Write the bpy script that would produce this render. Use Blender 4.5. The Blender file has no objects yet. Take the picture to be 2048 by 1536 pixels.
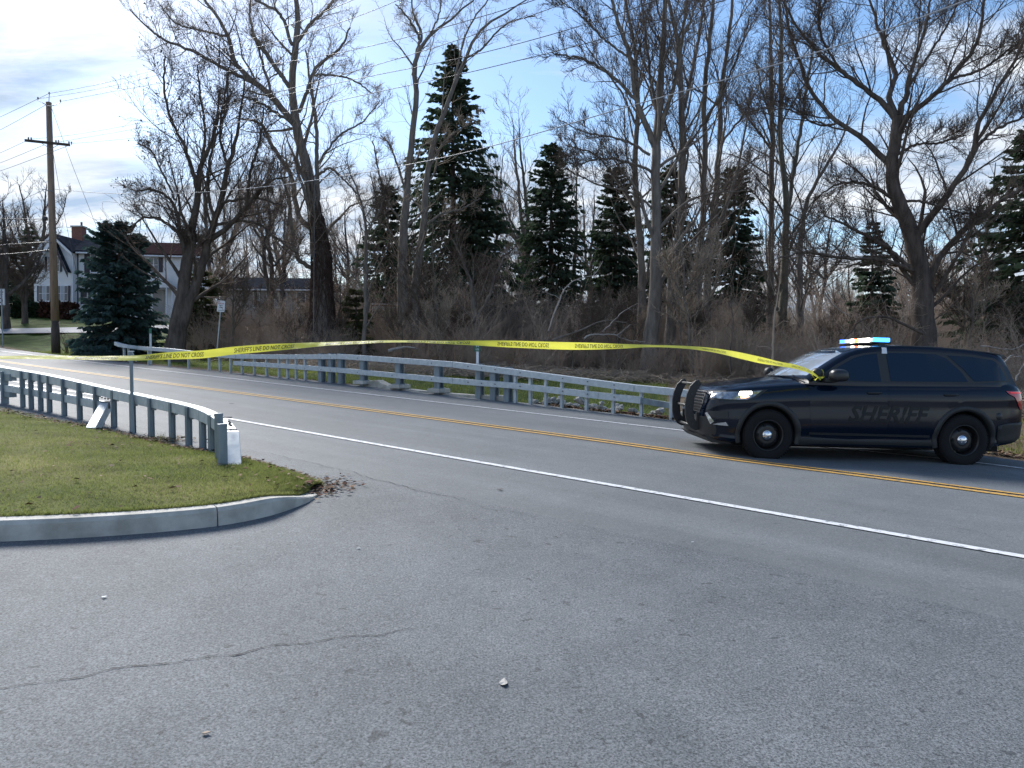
import bpy, bmesh, math, random
import numpy as np
from mathutils import Vector, Matrix
from mathutils.bvhtree import BVHTree

S = bpy.context.scene
COL = S.collection
# ---------------------------------------------------------------- camera, sky, sun, exposure
FPX, HORIZON, EYE = 1420.0, 710.0, 1.694
PITCH = math.atan((768 - HORIZON) / FPX)
cam_d = bpy.data.cameras.new('camera')
cam_d.sensor_width = 36.0
cam_d.lens = 36.0 * FPX / 2048
cam_d.clip_start, cam_d.clip_end = 0.1, 3000
cam = bpy.data.objects.new('camera', cam_d)
COL.objects.link(cam)
cam.location = (0, 0, EYE)
cam.rotation_euler = (math.pi / 2 - PITCH, 0, 0)
S.camera = cam
S.view_settings.view_transform = 'Standard'
S.view_settings.look = 'None'
S.view_settings.gamma = 1
S.view_settings.use_curve_mapping = False
S.view_settings.exposure = 0.78

SUN_ROT, SUN_EL = math.radians(-32), math.radians(36)
world = bpy.data.worlds.new("World")
S.world = world
world.use_nodes = True
nt = world.node_tree
nt.nodes.clear()
def N(nt, typ, **kw):
    n = nt.nodes.new(typ)
    for k, v in kw.items():
        if k == 'inp':
            for a, b in v.items():
                n.inputs[a].default_value = b
        else:
            setattr(n, k, v)
    return n
def L(nt, a, b):
    nt.links.new(a, b)
sky = N(nt, 'ShaderNodeTexSky', sky_type='NISHITA', sun_disc=False, sun_elevation=SUN_EL,
        sun_rotation=SUN_ROT, altitude=100, air_density=1.0, dust_density=0.4, ozone_density=1.6)
bg1 = N(nt, 'ShaderNodeBackground', inp={'Strength': 0.12})
hsv = N(nt, 'ShaderNodeHueSaturation', inp={'Saturation': 1.12, 'Value': 0.95})
L(nt, sky.outputs[0], hsv.inputs['Color'])
L(nt, hsv.outputs[0], bg1.inputs[0])
tc = N(nt, 'ShaderNodeTexCoord')
sep = N(nt, 'ShaderNodeSeparateXYZ')
L(nt, tc.outputs['Generated'], sep.inputs[0])
zc = N(nt, 'ShaderNodeMath', operation='MAXIMUM', inp={1: 0.0})
L(nt, sep.outputs['Z'], zc.inputs[0])
za = N(nt, 'ShaderNodeMath', operation='ADD', inp={1: 0.16})
L(nt, zc.outputs[0], za.inputs[0])
dx = N(nt, 'ShaderNodeMath', operation='DIVIDE'); dy = N(nt, 'ShaderNodeMath', operation='DIVIDE')
L(nt, sep.outputs['X'], dx.inputs[0]); L(nt, za.outputs[0], dx.inputs[1])
L(nt, sep.outputs['Y'], dy.inputs[0]); L(nt, za.outputs[0], dy.inputs[1])
cmb = N(nt, 'ShaderNodeCombineXYZ')
L(nt, dx.outputs[0], cmb.inputs[0]); L(nt, dy.outputs[0], cmb.inputs[1])
mp = N(nt, 'ShaderNodeMapping')
mp.inputs['Rotation'].default_value = (0, 0, math.radians(14))
mp.inputs['Scale'].default_value = (0.55, 1.5, 1)
mp.inputs['Location'].default_value = (3.1, 0.35, 0)
L(nt, cmb.outputs[0], mp.inputs[0])
cl = N(nt, 'ShaderNodeTexNoise', inp={'Scale': 1.15, 'Detail': 9, 'Roughness': 0.56, 'Distortion': 0.35})
L(nt, mp.outputs[0], cl.inputs['Vector'])
# the cloud sheet thins towards the zenith on the right of the view
sx = N(nt, 'ShaderNodeMath', operation='MULTIPLY_ADD', inp={1: -0.10, 2: 0.10})
L(nt, sep.outputs['X'], sx.inputs[0])
sz = N(nt, 'ShaderNodeMath', operation='MULTIPLY_ADD', inp={1: -0.50})
L(nt, sep.outputs['Z'], sz.inputs[0]); L(nt, sx.outputs[0], sz.inputs[2])
szm = N(nt, 'ShaderNodeMath', operation='MAXIMUM', inp={1: -0.17})
L(nt, sz.outputs[0], szm.inputs[0])
cs = N(nt, 'ShaderNodeMath', operation='ADD')
L(nt, cl.outputs['Fac'], cs.inputs[0]); L(nt, szm.outputs[0], cs.inputs[1])
cr = N(nt, 'ShaderNodeValToRGB')
cr.color_ramp.elements[0].position = 0.37; cr.color_ramp.elements[0].color = (0, 0, 0, 1)
cr.color_ramp.elements[1].position = 0.53; cr.color_ramp.elements[1].color = (0.95, 0.95, 0.95, 1)
L(nt, cs.outputs[0], cr.inputs[0])
cn = N(nt, 'ShaderNodeTexNoise', inp={'Scale': 2.3, 'Detail': 9, 'Roughness': 0.62, 'Distortion': 0.4})
L(nt, mp.outputs[0], cn.inputs['Vector'])
cc = N(nt, 'ShaderNodeValToRGB')
cc.color_ramp.elements[0].position = 0.40; cc.color_ramp.elements[0].color = (0.40, 0.52, 0.70, 1)
cc.color_ramp.elements[1].position = 0.62; cc.color_ramp.elements[1].color = (0.88, 0.92, 0.97, 1)
L(nt, cn.outputs['Fac'], cc.inputs[0])
bg2 = N(nt, 'ShaderNodeBackground', inp={'Strength': 0.68})
L(nt, cc.outputs[0], bg2.inputs[0])
mixs = N(nt, 'ShaderNodeMixShader')
L(nt, cr.outputs[0], mixs.inputs[0]); L(nt, bg1.outputs[0], mixs.inputs[1]); L(nt, bg2.outputs[0], mixs.inputs[2])
wo = N(nt, 'ShaderNodeOutputWorld')
L(nt, mixs.outputs[0], wo.inputs[0])

sun_d = bpy.data.lights.new('sun', 'SUN')
sun_d.energy = 4.0
sun_d.angle = math.radians(22)
sun_d.color = (1.0, 0.965, 0.92)
sun = bpy.data.objects.new('sun', sun_d)
COL.objects.link(sun)
sv = Vector((math.sin(SUN_ROT) * math.cos(SUN_EL), math.cos(SUN_ROT) * math.cos(SUN_EL), math.sin(SUN_EL)))
sun.rotation_euler = (-sv).to_track_quat('-Z', 'Y').to_euler()
sun.location = (0, 0, 60)

rng = np.random.default_rng(7)
random.seed(7)

# ---------------------------------------------------------------- helpers
def tag(o, label=None, cat=None, group=None, kind=None):
    if label: o['label'] = label
    if cat: o['category'] = cat
    if group: o['group'] = group
    if kind: o['kind'] = kind
    return o
def empty(name, loc, label=None, cat=None, group=None, kind=None):
    o = bpy.data.objects.new(name, None)
    o.empty_display_size = 0.2
    COL.objects.link(o)
    o.location = loc
    return tag(o, label, cat, group, kind)
def link(name, me, parent=None, world_space=True):
    """verts are in world space; a parent that is a plain translated Empty is compensated"""
    o = bpy.data.objects.new(name, me)
    COL.objects.link(o)
    if parent is not None:
        o.parent = parent
        if world_space:
            p, off = parent, Vector((0, 0, 0))
            while p is not None:
                off += p.location; p = p.parent
            o.location = -off
    return o
def build(name, v, f, m, parent=None, smooth=False, world_space=True, mats=None, fm=None):
    me = bpy.data.meshes.new(name)
    me.from_pydata([tuple(p) for p in v], [], f)
    if m: me.materials.append(m)
    if mats:
        for q in mats: me.materials.append(q)
    if fm is not None: me.polygons.foreach_set('material_index', fm)
    if smooth: me.polygons.foreach_set('use_smooth', [True] * len(me.polygons))
    me.update()
    return link(name, me, parent, world_space)
def build_np(name, v, f, m, parent=None, smooth=False, world_space=True, col=None):
    """v (n,3), f (m,k) arrays, uniform face size"""
    me = bpy.data.meshes.new(name)
    k = f.shape[1]
    me.vertices.add(len(v)); me.vertices.foreach_set('co', np.ascontiguousarray(v, dtype=np.float32).ravel())
    me.loops.add(f.size); me.loops.foreach_set('vertex_index', np.ascontiguousarray(f, dtype=np.int32).ravel())
    me.polygons.add(len(f)); me.polygons.foreach_set('loop_start', np.arange(0, f.size, k, dtype=np.int32))
    if smooth: me.polygons.foreach_set('use_smooth', np.ones(len(f), dtype=bool))
    me.materials.append(m)
    me.update(calc_edges=True)
    if col is not None:
        a = me.color_attributes.new('tint', 'FLOAT_COLOR', 'POINT')
        c = np.ones((len(v), 4), dtype=np.float32); c[:, :col.shape[1]] = col
        a.data.foreach_set('color', c.ravel())
    return link(name, me, parent, world_space)
class MB:
    def __init__(s): s.v = []; s.f = []
    def add(s, v, f):
        n = len(s.v); s.v += [tuple(p) for p in v]; s.f += [tuple(i + n for i in q) for q in f]
        return s
    def box(s, c, d, rot=0.0, M=None):
        pts = []
        for sx in (-.5, .5):
            for sy in (-.5, .5):
                for sz in (-.5, .5):
                    x, y, z = sx * d[0], sy * d[1], sz * d[2]
                    if M is not None: q = M @ Vector((x, y, z)); x, y, z = q
                    elif rot: x, y = x * math.cos(rot) - y * math.sin(rot), x * math.sin(rot) + y * math.cos(rot)
                    pts.append((c[0] + x, c[1] + y, c[2] + z))
        return s.add(pts, [(0, 1, 3, 2), (4, 6, 7, 5), (0, 4, 5, 1), (2, 3, 7, 6), (0, 2, 6, 4), (1, 5, 7, 3)])
    def tube(s, pts, r, n=8, cap=True):
        pts = [Vector(p) for p in pts]
        rs = r if hasattr(r, '__len__') else [r] * len(pts)
        rings = []
        ref = None
        for i, p in enumerate(pts):
            t = (pts[min(i + 1, len(pts) - 1)] - pts[max(i - 1, 0)]).normalized()
            if ref is None:
                ref = Vector((0, 0, 1)) if abs(t.z) < .9 else Vector((1, 0, 0))
            a = t.cross(ref).normalized(); b = t.cross(a).normalized(); ref = -b if ref.dot(-b) > 0 else b
            rings.append([p + a * math.cos(2 * math.pi * k / n) * rs[i] + b * math.sin(2 * math.pi * k / n) * rs[i] for k in range(n)])
        # keep rings aligned
        v = [q for R_ in rings for q in R_]
        f = []
        for i in range(len(pts) - 1):
            for k in range(n):
                f.append((i * n + k, i * n + (k + 1) % n, (i + 1) * n + (k + 1) % n, (i + 1) * n + k))
        if cap:
            f.append(tuple(range(n))[::-1]); f.append(tuple((len(pts) - 1) * n + k for k in range(n)))
        return s.add(v, f)
    def sweep(s, pts, w, h, top=True, cap=True):
        """rectangular beam along a path; pts are the centre of its TOP face"""
        pts = [Vector(p) for p in pts]
        v = []
        for i, p in enumerate(pts):
            t = (pts[min(i + 1, len(pts) - 1)] - pts[max(i - 1, 0)]).normalized()
            side = Vector((t.y, -t.x, 0)).normalized(); up = side.cross(t).normalized()
            if up.z < 0: up = -up
            for a, b in ((-.5, 0), (.5, 0), (.5, -1), (-.5, -1)):
                v.append(p + side * a * w + up * b * h)
        f = []
        for i in range(len(pts) - 1):
            for k in range(4):
                f.append((i * 4 + k, i * 4 + (k + 1) % 4, (i + 1) * 4 + (k + 1) % 4, (i + 1) * 4 + k))
        if cap: f += [(3, 2, 1, 0), tuple((len(pts) - 1) * 4 + k for k in range(4))]
        return s.add(v, f)
    def lathe(s, prof, n=32, axis='y', c=(0, 0, 0)):
        v = []
        for (r, a) in prof:
            for k in range(n):
                t = 2 * math.pi * k / n
                if axis == 'y': v.append((c[0] + r * math.cos(t), c[1] + a, c[2] + r * math.sin(t)))
                elif axis == 'z': v.append((c[0] + r * math.cos(t), c[1] + r * math.sin(t), c[2] + a))
        f = []
        for i in range(len(prof) - 1):
            for k in range(n):
                f.append((i * n + k, i * n + (k + 1) % n, (i + 1) * n + (k + 1) % n, (i + 1) * n + k))
        return s.add(v, f)
    def prism(s, poly, a0, a1, axis='y'):
        """poly in (x,z) extruded along y, or (x,y) along z"""
        n = len(poly)
        if axis == 'y': v = [(p[0], a0, p[1]) for p in poly] + [(p[0], a1, p[1]) for p in poly]
        elif axis == 'x': v = [(a0, p[0], p[1]) for p in poly] + [(a1, p[0], p[1]) for p in poly]
        else: v = [(p[0], p[1], a0) for p in poly] + [(p[0], p[1], a1) for p in poly]
        f = [tuple(range(n)), tuple(range(n, 2 * n))[::-1]] + [(k, (k + 1) % n, n + (k + 1) % n, n + k) for k in range(n)]
        return s.add(v, f)
    def out(s, name, m, parent=None, smooth=False, world_space=True, bevel=0, fix=True):
        o = build(name, s.v, s.f, m, parent, smooth, world_space)
        if fix:
            bm = bmesh.new(); bm.from_mesh(o.data); bmesh.ops.recalc_face_normals(bm, faces=bm.faces); bm.to_mesh(o.data); bm.free()
        if bevel:
            b = o.modifiers.new('bevel', 'BEVEL'); b.width = bevel; b.segments = 2; b.limit_method = 'ANGLE'
        return o

# photograph pixel (2048 x 1536 scale) to place and back
CR = cam.rotation_euler.to_matrix()
def P(X, Y, d):
    v = CR @ Vector(((X - 1024) / FPX * d, (768 - Y) / FPX * d, -d))
    return Vector((v.x, v.y, v.z + EYE))
def pix(p):
    q = CR.transposed() @ Vector((p[0], p[1], p[2] - EYE))
    return 1024 + FPX * q.x / -q.z, 768 - FPX * q.y / -q.z
# road frame: t runs up the road to the left, w runs from the far rail towards the viewer
R0x, R0y, Dx, Dy, Nx, Ny = 2.05, 16.5, -.789, .614, -.614, -.789
def tw(x, y):
    return (x - R0x) * Dx + (y - R0y) * Dy, (x - R0x) * Nx + (y - R0y) * Ny
def xy(t, w):
    return R0x + t * Dx + w * Nx, R0y + t * Dy + w * Ny
def sst(a, b, v):
    k = np.clip((v - a) / (b - a), 0, 1); return k * k * (3 - 2 * k)
def zground(x, y):
    """the graded surface of the road and what lies around it"""
    t, w = tw(x, y)
    tc_ = np.clip(t, -12, 22)
    A = np.interp(w, [-6, 0, 1.55, 4.45, 7.3, 14], [0, -.02, -.026, .044, .008, 0])
    B = np.interp(w, [-6, 0, 1.55, 4.45, 7.3, 14], [0, -.0026, -.0037, -.0064, -.0068, 0])
    z = -.0372 * np.clip(x, -70, 25) + .0279 * np.clip(y, -20, 90) + A + B * tc_
    z = z + .36 * sst(-2.5, -6, w) * sst(-10, -17, x) - .24 * sst(-17, -25, x) * sst(27, 34, y) * sst(56, 44, y) * sst(.5, -1.5, w)
    z = z + 1.35 * sst(38, 58, y) * sst(-6, -24, x)
    z = z + .5 * sst(7.5, 14, x) * sst(-1, -4, w) * sst(40, 10, y)
    z = z - .036 * np.exp(-((x - 3.9) ** 2 + (y - 10.9) ** 2) / 2.0) + .026 * np.exp(-((x - 6.9) ** 2 + (y - 10.9) ** 2) / 2.0)
    return z
def zterrain(x, y):
    t, w = tw(x, y)
    z = zground(x, y)
    ditch = sst(-.3, -1.6, w) * sst(-9, -3.5, w)
    dep = np.interp(t, [-14, -8, -1, 3, 7, 12, 30], [0, .25, .5, .35, .15, .1, .05])
    z = z - ditch * dep
    bumps = .05 * np.sin(x * 1.3 + 2) * np.sin(y * 1.1) + .03 * np.sin(x * 3.1) * np.sin(y * 2.7 + 1)
    z = z + bumps * sst(-1, -3, w)
    z = z - .06 * sst(-.75, -.35, w)                       # under the asphalt sheet
    z = z - .05 * sst(9.9, 10.5, w)
    return z
def G(X, Y):
    """where the view through a pixel meets the ground"""
    r = CR @ Vector(((X - 1024) / FPX, (768 - Y) / FPX, -1))
    lo = None; d = 1.5; prev = 1.5
    while d < 200:
        z = EYE + r.z * d
        if z < zground(r.x * d, r.y * d):
            a, b = prev, d
            for _ in range(30):
                m = (a + b) / 2
                if EYE + r.z * m < zground(r.x * m, r.y * m): b = m
                else: a = m
            return Vector((r.x * a, r.y * a, float(zground(r.x * a, r.y * a))))
        prev = d; d *= 1.01
    return None
def col_at(X, d):
    """ground point in the column X at depth d"""
    x = (X - 1024) / FPX * d
    return Vector((x, d, float(zterrain(x, d))))

# ---------------------------------------------------------------- materials
def translucent(m, col, fac):
    t = m.node_tree; out = t.nodes['Material Output']; b = t.nodes['Principled BSDF']
    tr = N(t, 'ShaderNodeBsdfTranslucent', inp={'Color': (*col, 1)}); mx = N(t, 'ShaderNodeMixShader', inp={0: fac})
    L(t, b.outputs[0], mx.inputs[1]); L(t, tr.outputs[0], mx.inputs[2]); L(t, mx.outputs[0], out.inputs['Surface'])
def mat(name, base, rough=.6, metal=0.0, vary=None, vscale=5.0, bump=0.0, bscale=40.0, spec=None, coat=0.0,
        emit=None, estr=0.0, trans=0.0, detail=6, tint=False, vrange=(.35, .65), stretch=None, coords='Object'):
    m = bpy.data.materials.new(name)
    m.use_nodes = True
    t = m.node_tree
    b = t.nodes['Principled BSDF']
    b.inputs['Base Color'].default_value = (*base, 1)
    b.inputs['Roughness'].default_value = rough
    b.inputs['Metallic'].default_value = metal
    if spec is not None: b.inputs['Specular IOR Level'].default_value = spec
    if coat: b.inputs['Coat Weight'].default_value = coat; b.inputs['Coat Roughness'].default_value = .03
    if trans: b.inputs['Transmission Weight'].default_value = trans
    if emit: b.inputs['Emission Color'].default_value = (*emit, 1); b.inputs['Emission Strength'].default_value = estr
    tcn = N(t, 'ShaderNodeTexCoord')
    vec = tcn.outputs[coords]
    if stretch:
        mpn = N(t, 'ShaderNodeMapping'); mpn.inputs['Scale'].default_value = stretch
        L(t, vec, mpn.inputs[0]); vec = mpn.outputs[0]
    if vary:
        n = N(t, 'ShaderNodeTexNoise', inp={'Scale': vscale, 'Detail': detail, 'Roughness': .6})
        L(t, vec, n.inputs['Vector'])
        r = N(t, 'ShaderNodeValToRGB')
        r.color_ramp.elements[0].position = vrange[0]; r.color_ramp.elements[0].color = (*base, 1)
        r.color_ramp.elements[1].position = vrange[1]; r.color_ramp.elements[1].color = (*vary, 1)
        L(t, n.outputs['Fac'], r.inputs[0])
        L(t, r.outputs[0], b.inputs['Base Color'])
    if tint:
        a = N(t, 'ShaderNodeVertexColor', layer_name='tint')
        if vary:
            mx = N(t, 'ShaderNodeMix', data_type='RGBA', blend_type='MULTIPLY', inp={0: 1.0})
            L(t, r.outputs[0], mx.inputs[6]); L(t, a.outputs[0], mx.inputs[7]); L(t, mx.outputs[2], b.inputs['Base Color'])
        else: L(t, a.outputs[0], b.inputs['Base Color'])
    if bump:
        n2 = N(t, 'ShaderNodeTexNoise', inp={'Scale': bscale, 'Detail': 5, 'Roughness': .65})
        L(t, vec, n2.inputs['Vector'])
        bp = N(t, 'ShaderNodeBump', inp={'Strength': bump, 'Distance': .02})
        L(t, n2.outputs['Fac'], bp.inputs['Height']); L(t, bp.outputs[0], b.inputs['Normal'])
    return m
def asphalt(name, c0, c1, fine, stain):
    m = bpy.data.materials.new(name); m.use_nodes = True
    t = m.node_tree; b = t.nodes['Principled BSDF']
    b.inputs['Roughness'].default_value = .78; b.inputs['Specular IOR Level'].default_value = .38
    tcn = N(t, 'ShaderNodeTexCoord')
    big = N(t, 'ShaderNodeTexNoise', inp={'Scale': .33, 'Detail': 5, 'Roughness': .6})
    mid = N(t, 'ShaderNodeTexNoise', inp={'Scale': 2.6, 'Detail': 6, 'Roughness': .7})
    fin = N(t, 'ShaderNodeTexNoise', inp={'Scale': 95, 'Detail': 3, 'Roughness': .75})
    vor = N(t, 'ShaderNodeTexVoronoi', inp={'Scale': 85})
    for n in (big, mid, fin, vor): L(t, tcn.outputs['Object'], n.inputs['Vector'])
    r1 = N(t, 'ShaderNodeValToRGB')
    r1.color_ramp.elements[0].position = .36; r1.color_ramp.elements[0].color = (*c0, 1)
    r1.color_ramp.elements[1].position = .64; r1.color_ramp.elements[1].color = (*c1, 1)
    mm = N(t, 'ShaderNodeMath', operation='MULTIPLY_ADD', inp={1: .45})
    L(t, mid.outputs['Fac'], mm.inputs[0]); 
    m2 = N(t, 'ShaderNodeMath', operation='MULTIPLY', inp={1: .55}); L(t, big.outputs['Fac'], m2.inputs[0]); L(t, m2.outputs[0], mm.inputs[2])
    L(t, mm.outputs[0], r1.inputs[0])
    # aggregate
    rf = N(t, 'ShaderNodeValToRGB')
    rf.color_ramp.elements[0].position = .34; rf.color_ramp.elements[0].color = (1 - fine,) * 3 + (1,)
    rf.color_ramp.elements[1].position = .68; rf.color_ramp.elements[1].color = (1 + fine * 1.1,) * 3 + (1,)
    L(t, fin.outputs['Fac'], rf.inputs[0])
    mx = N(t, 'ShaderNodeMix', data_type='RGBA', blend_type='MULTIPLY', inp={0: 1.0})
    L(t, r1.outputs[0], mx.inputs[6]); L(t, rf.outputs[0], mx.inputs[7])
    # pale stones
    rv = N(t, 'ShaderNodeValToRGB')
    rv.color_ramp.elements[0].position = .80; rv.color_ramp.elements[0].color = (0, 0, 0, 1)
    rv.color_ramp.elements[1].position = .95; rv.color_ramp.elements[1].color = (1, 1, 1, 1)
    sepc = N(t, 'ShaderNodeSeparateColor'); L(t, vor.outputs['Color'], sepc.inputs[0]); L(t, sepc.outputs[0], rv.inputs[0])
    mx2 = N(t, 'ShaderNodeMix', data_type='RGBA')
    mulv = N(t, 'ShaderNodeMath', operation='MULTIPLY', inp={1: .5}); L(t, rv.outputs[0], mulv.inputs[0])
    L(t, mulv.outputs[0], mx2.inputs[0]); L(t, mx.outputs[2], mx2.inputs[6]); mx2.inputs[7].default_value = (.22, .23, .245, 1)
    # tar stains and oil spots
    st = N(t, 'ShaderNodeTexNoise', inp={'Scale': 13, 'Detail': 1, 'Roughness': .4, 'Distortion': .4})
    L(t, tcn.outputs['Object'], st.inputs['Vector'])
    rs = N(t, 'ShaderNodeValToRGB')
    rs.color_ramp.elements[0].position = .715; rs.color_ramp.elements[0].color = (1, 1, 1, 1)
    rs.color_ramp.elements[1].position = .735; rs.color_ramp.elements[1].color = (stain,) * 3 + (1,)
    L(t, st.outputs['Fac'], rs.inputs[0])
    mx3 = N(t, 'ShaderNodeMix', data_type='RGBA', blend_type='MULTIPLY', inp={0: 1.0})
    L(t, mx2.outputs[2], mx3.inputs[6]); L(t, rs.outputs[0], mx3.inputs[7])
    # wheel-polished bands run along the road
    mpr = N(t, 'ShaderNodeMapping'); mpr.inputs['Rotation'].default_value = (0, 0, math.radians(-142.1)); mpr.vector_type = 'TEXTURE'
    mpr.inputs['Rotation'].default_value = (0, 0, math.radians(142.1)); mpr.inputs['Scale'].default_value = (16, .9, 1)
    L(t, tcn.outputs['Object'], mpr.inputs[0])
    bn = N(t, 'ShaderNodeTexNoise', inp={'Scale': 1.0, 'Detail': 4, 'Roughness': .55}); L(t, mpr.outputs[0], bn.inputs['Vector'])
    rb = N(t, 'ShaderNodeValToRGB')
    rb.color_ramp.elements[0].position = .38; rb.color_ramp.elements[0].color = (.86, .86, .86, 1)
    rb.color_ramp.elements[1].position = .62; rb.color_ramp.elements[1].color = (1.10, 1.10, 1.10, 1)
    L(t, bn.outputs['Fac'], rb.inputs[0])
    mx4 = N(t, 'ShaderNodeMix', data_type='RGBA', blend_type='MULTIPLY', inp={0: 1.0 if stain > .7 else .5})
    L(t, mx3.outputs[2], mx4.inputs[6]); L(t, rb.outputs[0], mx4.inputs[7])
    L(t, mx4.outputs[2], b.inputs['Base Color'])
    bp = N(t, 'ShaderNodeBump', inp={'Strength': .75, 'Distance': .006})
    L(t, fin.outputs['Fac'], bp.inputs['Height']); L(t, bp.outputs[0], b.inputs['Normal'])
    return m
M = {}
M['road'] = asphalt('road_asphalt', (.112, .124, .130), (.152, .165, .171), .38, .78)
M['lot'] = asphalt('lot_asphalt', (.082, .093, .101), (.134, .147, .156), .72, .55)
M['white_line'] = mat('white_paint', (.66, .67, .68), .65, vary=(.20, .21, .22), vscale=16, vrange=(.52, .66), bump=.2, bscale=90)
M['yellow_line'] = mat('yellow_paint', (.60, .34, .065), .65, vary=(.22, .17, .11), vscale=16, vrange=(.50, .66), bump=.2, bscale=90)
M['concrete'] = mat('kerb_concrete', (.36, .345, .30), .85, vary=(.56, .54, .49), vscale=4, bump=.4, bscale=60)
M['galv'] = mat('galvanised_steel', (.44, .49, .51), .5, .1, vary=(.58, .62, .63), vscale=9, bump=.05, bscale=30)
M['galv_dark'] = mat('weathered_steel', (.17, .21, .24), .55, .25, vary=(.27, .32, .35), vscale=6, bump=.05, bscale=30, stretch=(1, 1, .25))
M['bolt'] = mat('bolt_steel', (.05, .055, .06), .5, .6)
M['bark'] = mat('bark_grey', (.13, .115, .10), .9, vary=(.23, .205, .18), vscale=7, bump=.8, bscale=18, stretch=(1, 1, .22))
M['bark_d'] = mat('bark_dark', (.065, .054, .047), .9, vary=(.14, .115, .098), vscale=6, bump=.8, bscale=18, stretch=(1, 1, .25))
M['bark_g'] = mat('bark_olive', (.11, .105, .085), .9, vary=(.19, .175, .14), vscale=6, bump=.6, bscale=18, stretch=(1, 1, .25))
M['twig'] = mat('twig_brown', (.12, .094, .078), .85)
M['twig_s'] = mat('scrub_brown', (.25, .195, .155), .85, vary=(.36, .29, .23), vscale=.8)
M['twig_p'] = mat('twig_pale', (.34, .28, .22), .85)
M['twig_r'] = mat('twig_reddish', (.27, .215, .175), .85, vary=(.40, .33, .27), vscale=1.2)
M['vine'] = mat('dead_vine', (.11, .075, .06), .9, vary=(.07, .05, .042), vscale=3)
M['deadwood'] = mat('bleached_deadwood', (.42, .40, .37), .85, vary=(.25, .22, .2), vscale=5, bump=.5, bscale=20)
M['needle'] = mat('spruce_needles', (.045, .068, .044), .9, vary=(.075, .10, .062), vscale=1.6)
M['needle_b'] = mat('blue_spruce_needles', (.042, .080, .074), .9, vary=(.075, .12, .108), vscale=2.2)
M['needle_y'] = mat('arborvitae_foliage', (.05, .062, .028), .8, vary=(.09, .10, .045), vscale=3)
M['hedge'] = mat('hedge_leaves', (.014, .026, .014), .6, vary=(.03, .05, .025), vscale=5)
M['hedge_r'] = mat('barberry_leaves', (.05, .025, .02), .8, vary=(.085, .04, .03), vscale=5)
M['siding'] = mat('white_siding', (.84, .85, .86), .55, vary=(.79, .80, .82), vscale=2)
M['trim'] = mat('white_trim', (.74, .76, .80), .5)
M['shingle'] = mat('roof_shingles', (.022, .026, .034), .95, vary=(.04, .045, .055), vscale=3, bump=.6, bscale=14)
M['shingle_b'] = mat('brown_shingles', (.03, .02, .02), .95, vary=(.045, .03, .03), vscale=3, bump=.6, bscale=14)
M['shutter'] = mat('dark_shutter', (.035, .025, .035), .5)
M['pane'] = mat('window_pane', (.045, .055, .07), .06, spec=.8)
M['curtain'] = mat('pale_curtain', (.42, .46, .52), .8)
M['brick'] = mat('chimney_brick', (.16, .07, .05), .85, vary=(.24, .11, .08), vscale=10)
M['beige'] = mat('beige_wall', (.36, .35, .33), .8, vary=(.30, .29, .28), vscale=1)
M['peach'] = mat('peach_door', (.50, .30, .18), .6)
M['pole'] = mat('pole_wood', (.20, .135, .095), .85, vary=(.32, .23, .16), vscale=7, bump=.6, bscale=18, stretch=(1, 1, .12))
M['pole_dark'] = mat('creosoted_wood', (.05, .038, .03), .85, vary=(.09, .065, .05), vscale=8, stretch=(1, 1, .15))
M['wire'] = mat('wire_black', (.05, .05, .055), .5)
M['cable'] = mat('telecom_cable', (.30, .31, .33), .5)
M['porcelain'] = mat('insulator', (.12, .11, .11), .25)
M['sign_w'] = mat('sign_white', (.70, .72, .75), .45)
M['sign_k'] = mat('sign_black', (.02, .02, .022), .5)
M['sign_r'] = mat('sign_red', (.45, .04, .03), .5)
M['sign_g'] = mat('marker_green', (.01, .13, .08), .45)
M['stone'] = mat('riprap_stone', (.22, .225, .22), .9, vary=(.40, .40, .38), vscale=2.5, bump=.5, bscale=10)
M['driveway'] = mat('driveway_asphalt', (.19, .20, .22), .85, vary=(.26, .27, .29), vscale=1)
M['tape'] = mat('yellow_tape', (.72, .70, .07), .4, vary=(.58, .56, .05), vscale=9, bump=.3, bscale=14)
M['ink'] = mat('tape_ink', (.02, .02, .015), .5)
M['leaf'] = mat('leaf_litter', (.1, .1, .1), .85, tint=True)
M['grass'] = mat('grass_blades', (.1, .1, .1), .75, tint=True)
translucent(M['tape'], (.88, .86, .12), .45)
translucent(M['grass'], (.26, .30, .09), .4)

for k_ in ('needle', 'needle_b', 'needle_y', 'hedge', 'hedge_r', 'leaf', 'grass', 'bark', 'bark_d', 'bark_g', 'twig', 'twig_p', 'twig_r', 'vine', 'shingle', 'shingle_b', 'deadwood'):
    M[k_].node_tree.nodes['Principled BSDF'].inputs['Specular IOR Level'].default_value = .08
for k_, c_, f_ in (('needle', (.05, .08, .045), .3), ('needle_b', (.05, .09, .08), .3), ('needle_y', (.08, .10, .04), .3)): translucent(M[k_], c_, f_)
for k_ in ('shingle', 'shingle_b'): M[k_].node_tree.nodes['Principled BSDF'].inputs['Specular IOR Level'].default_value = 0
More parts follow.
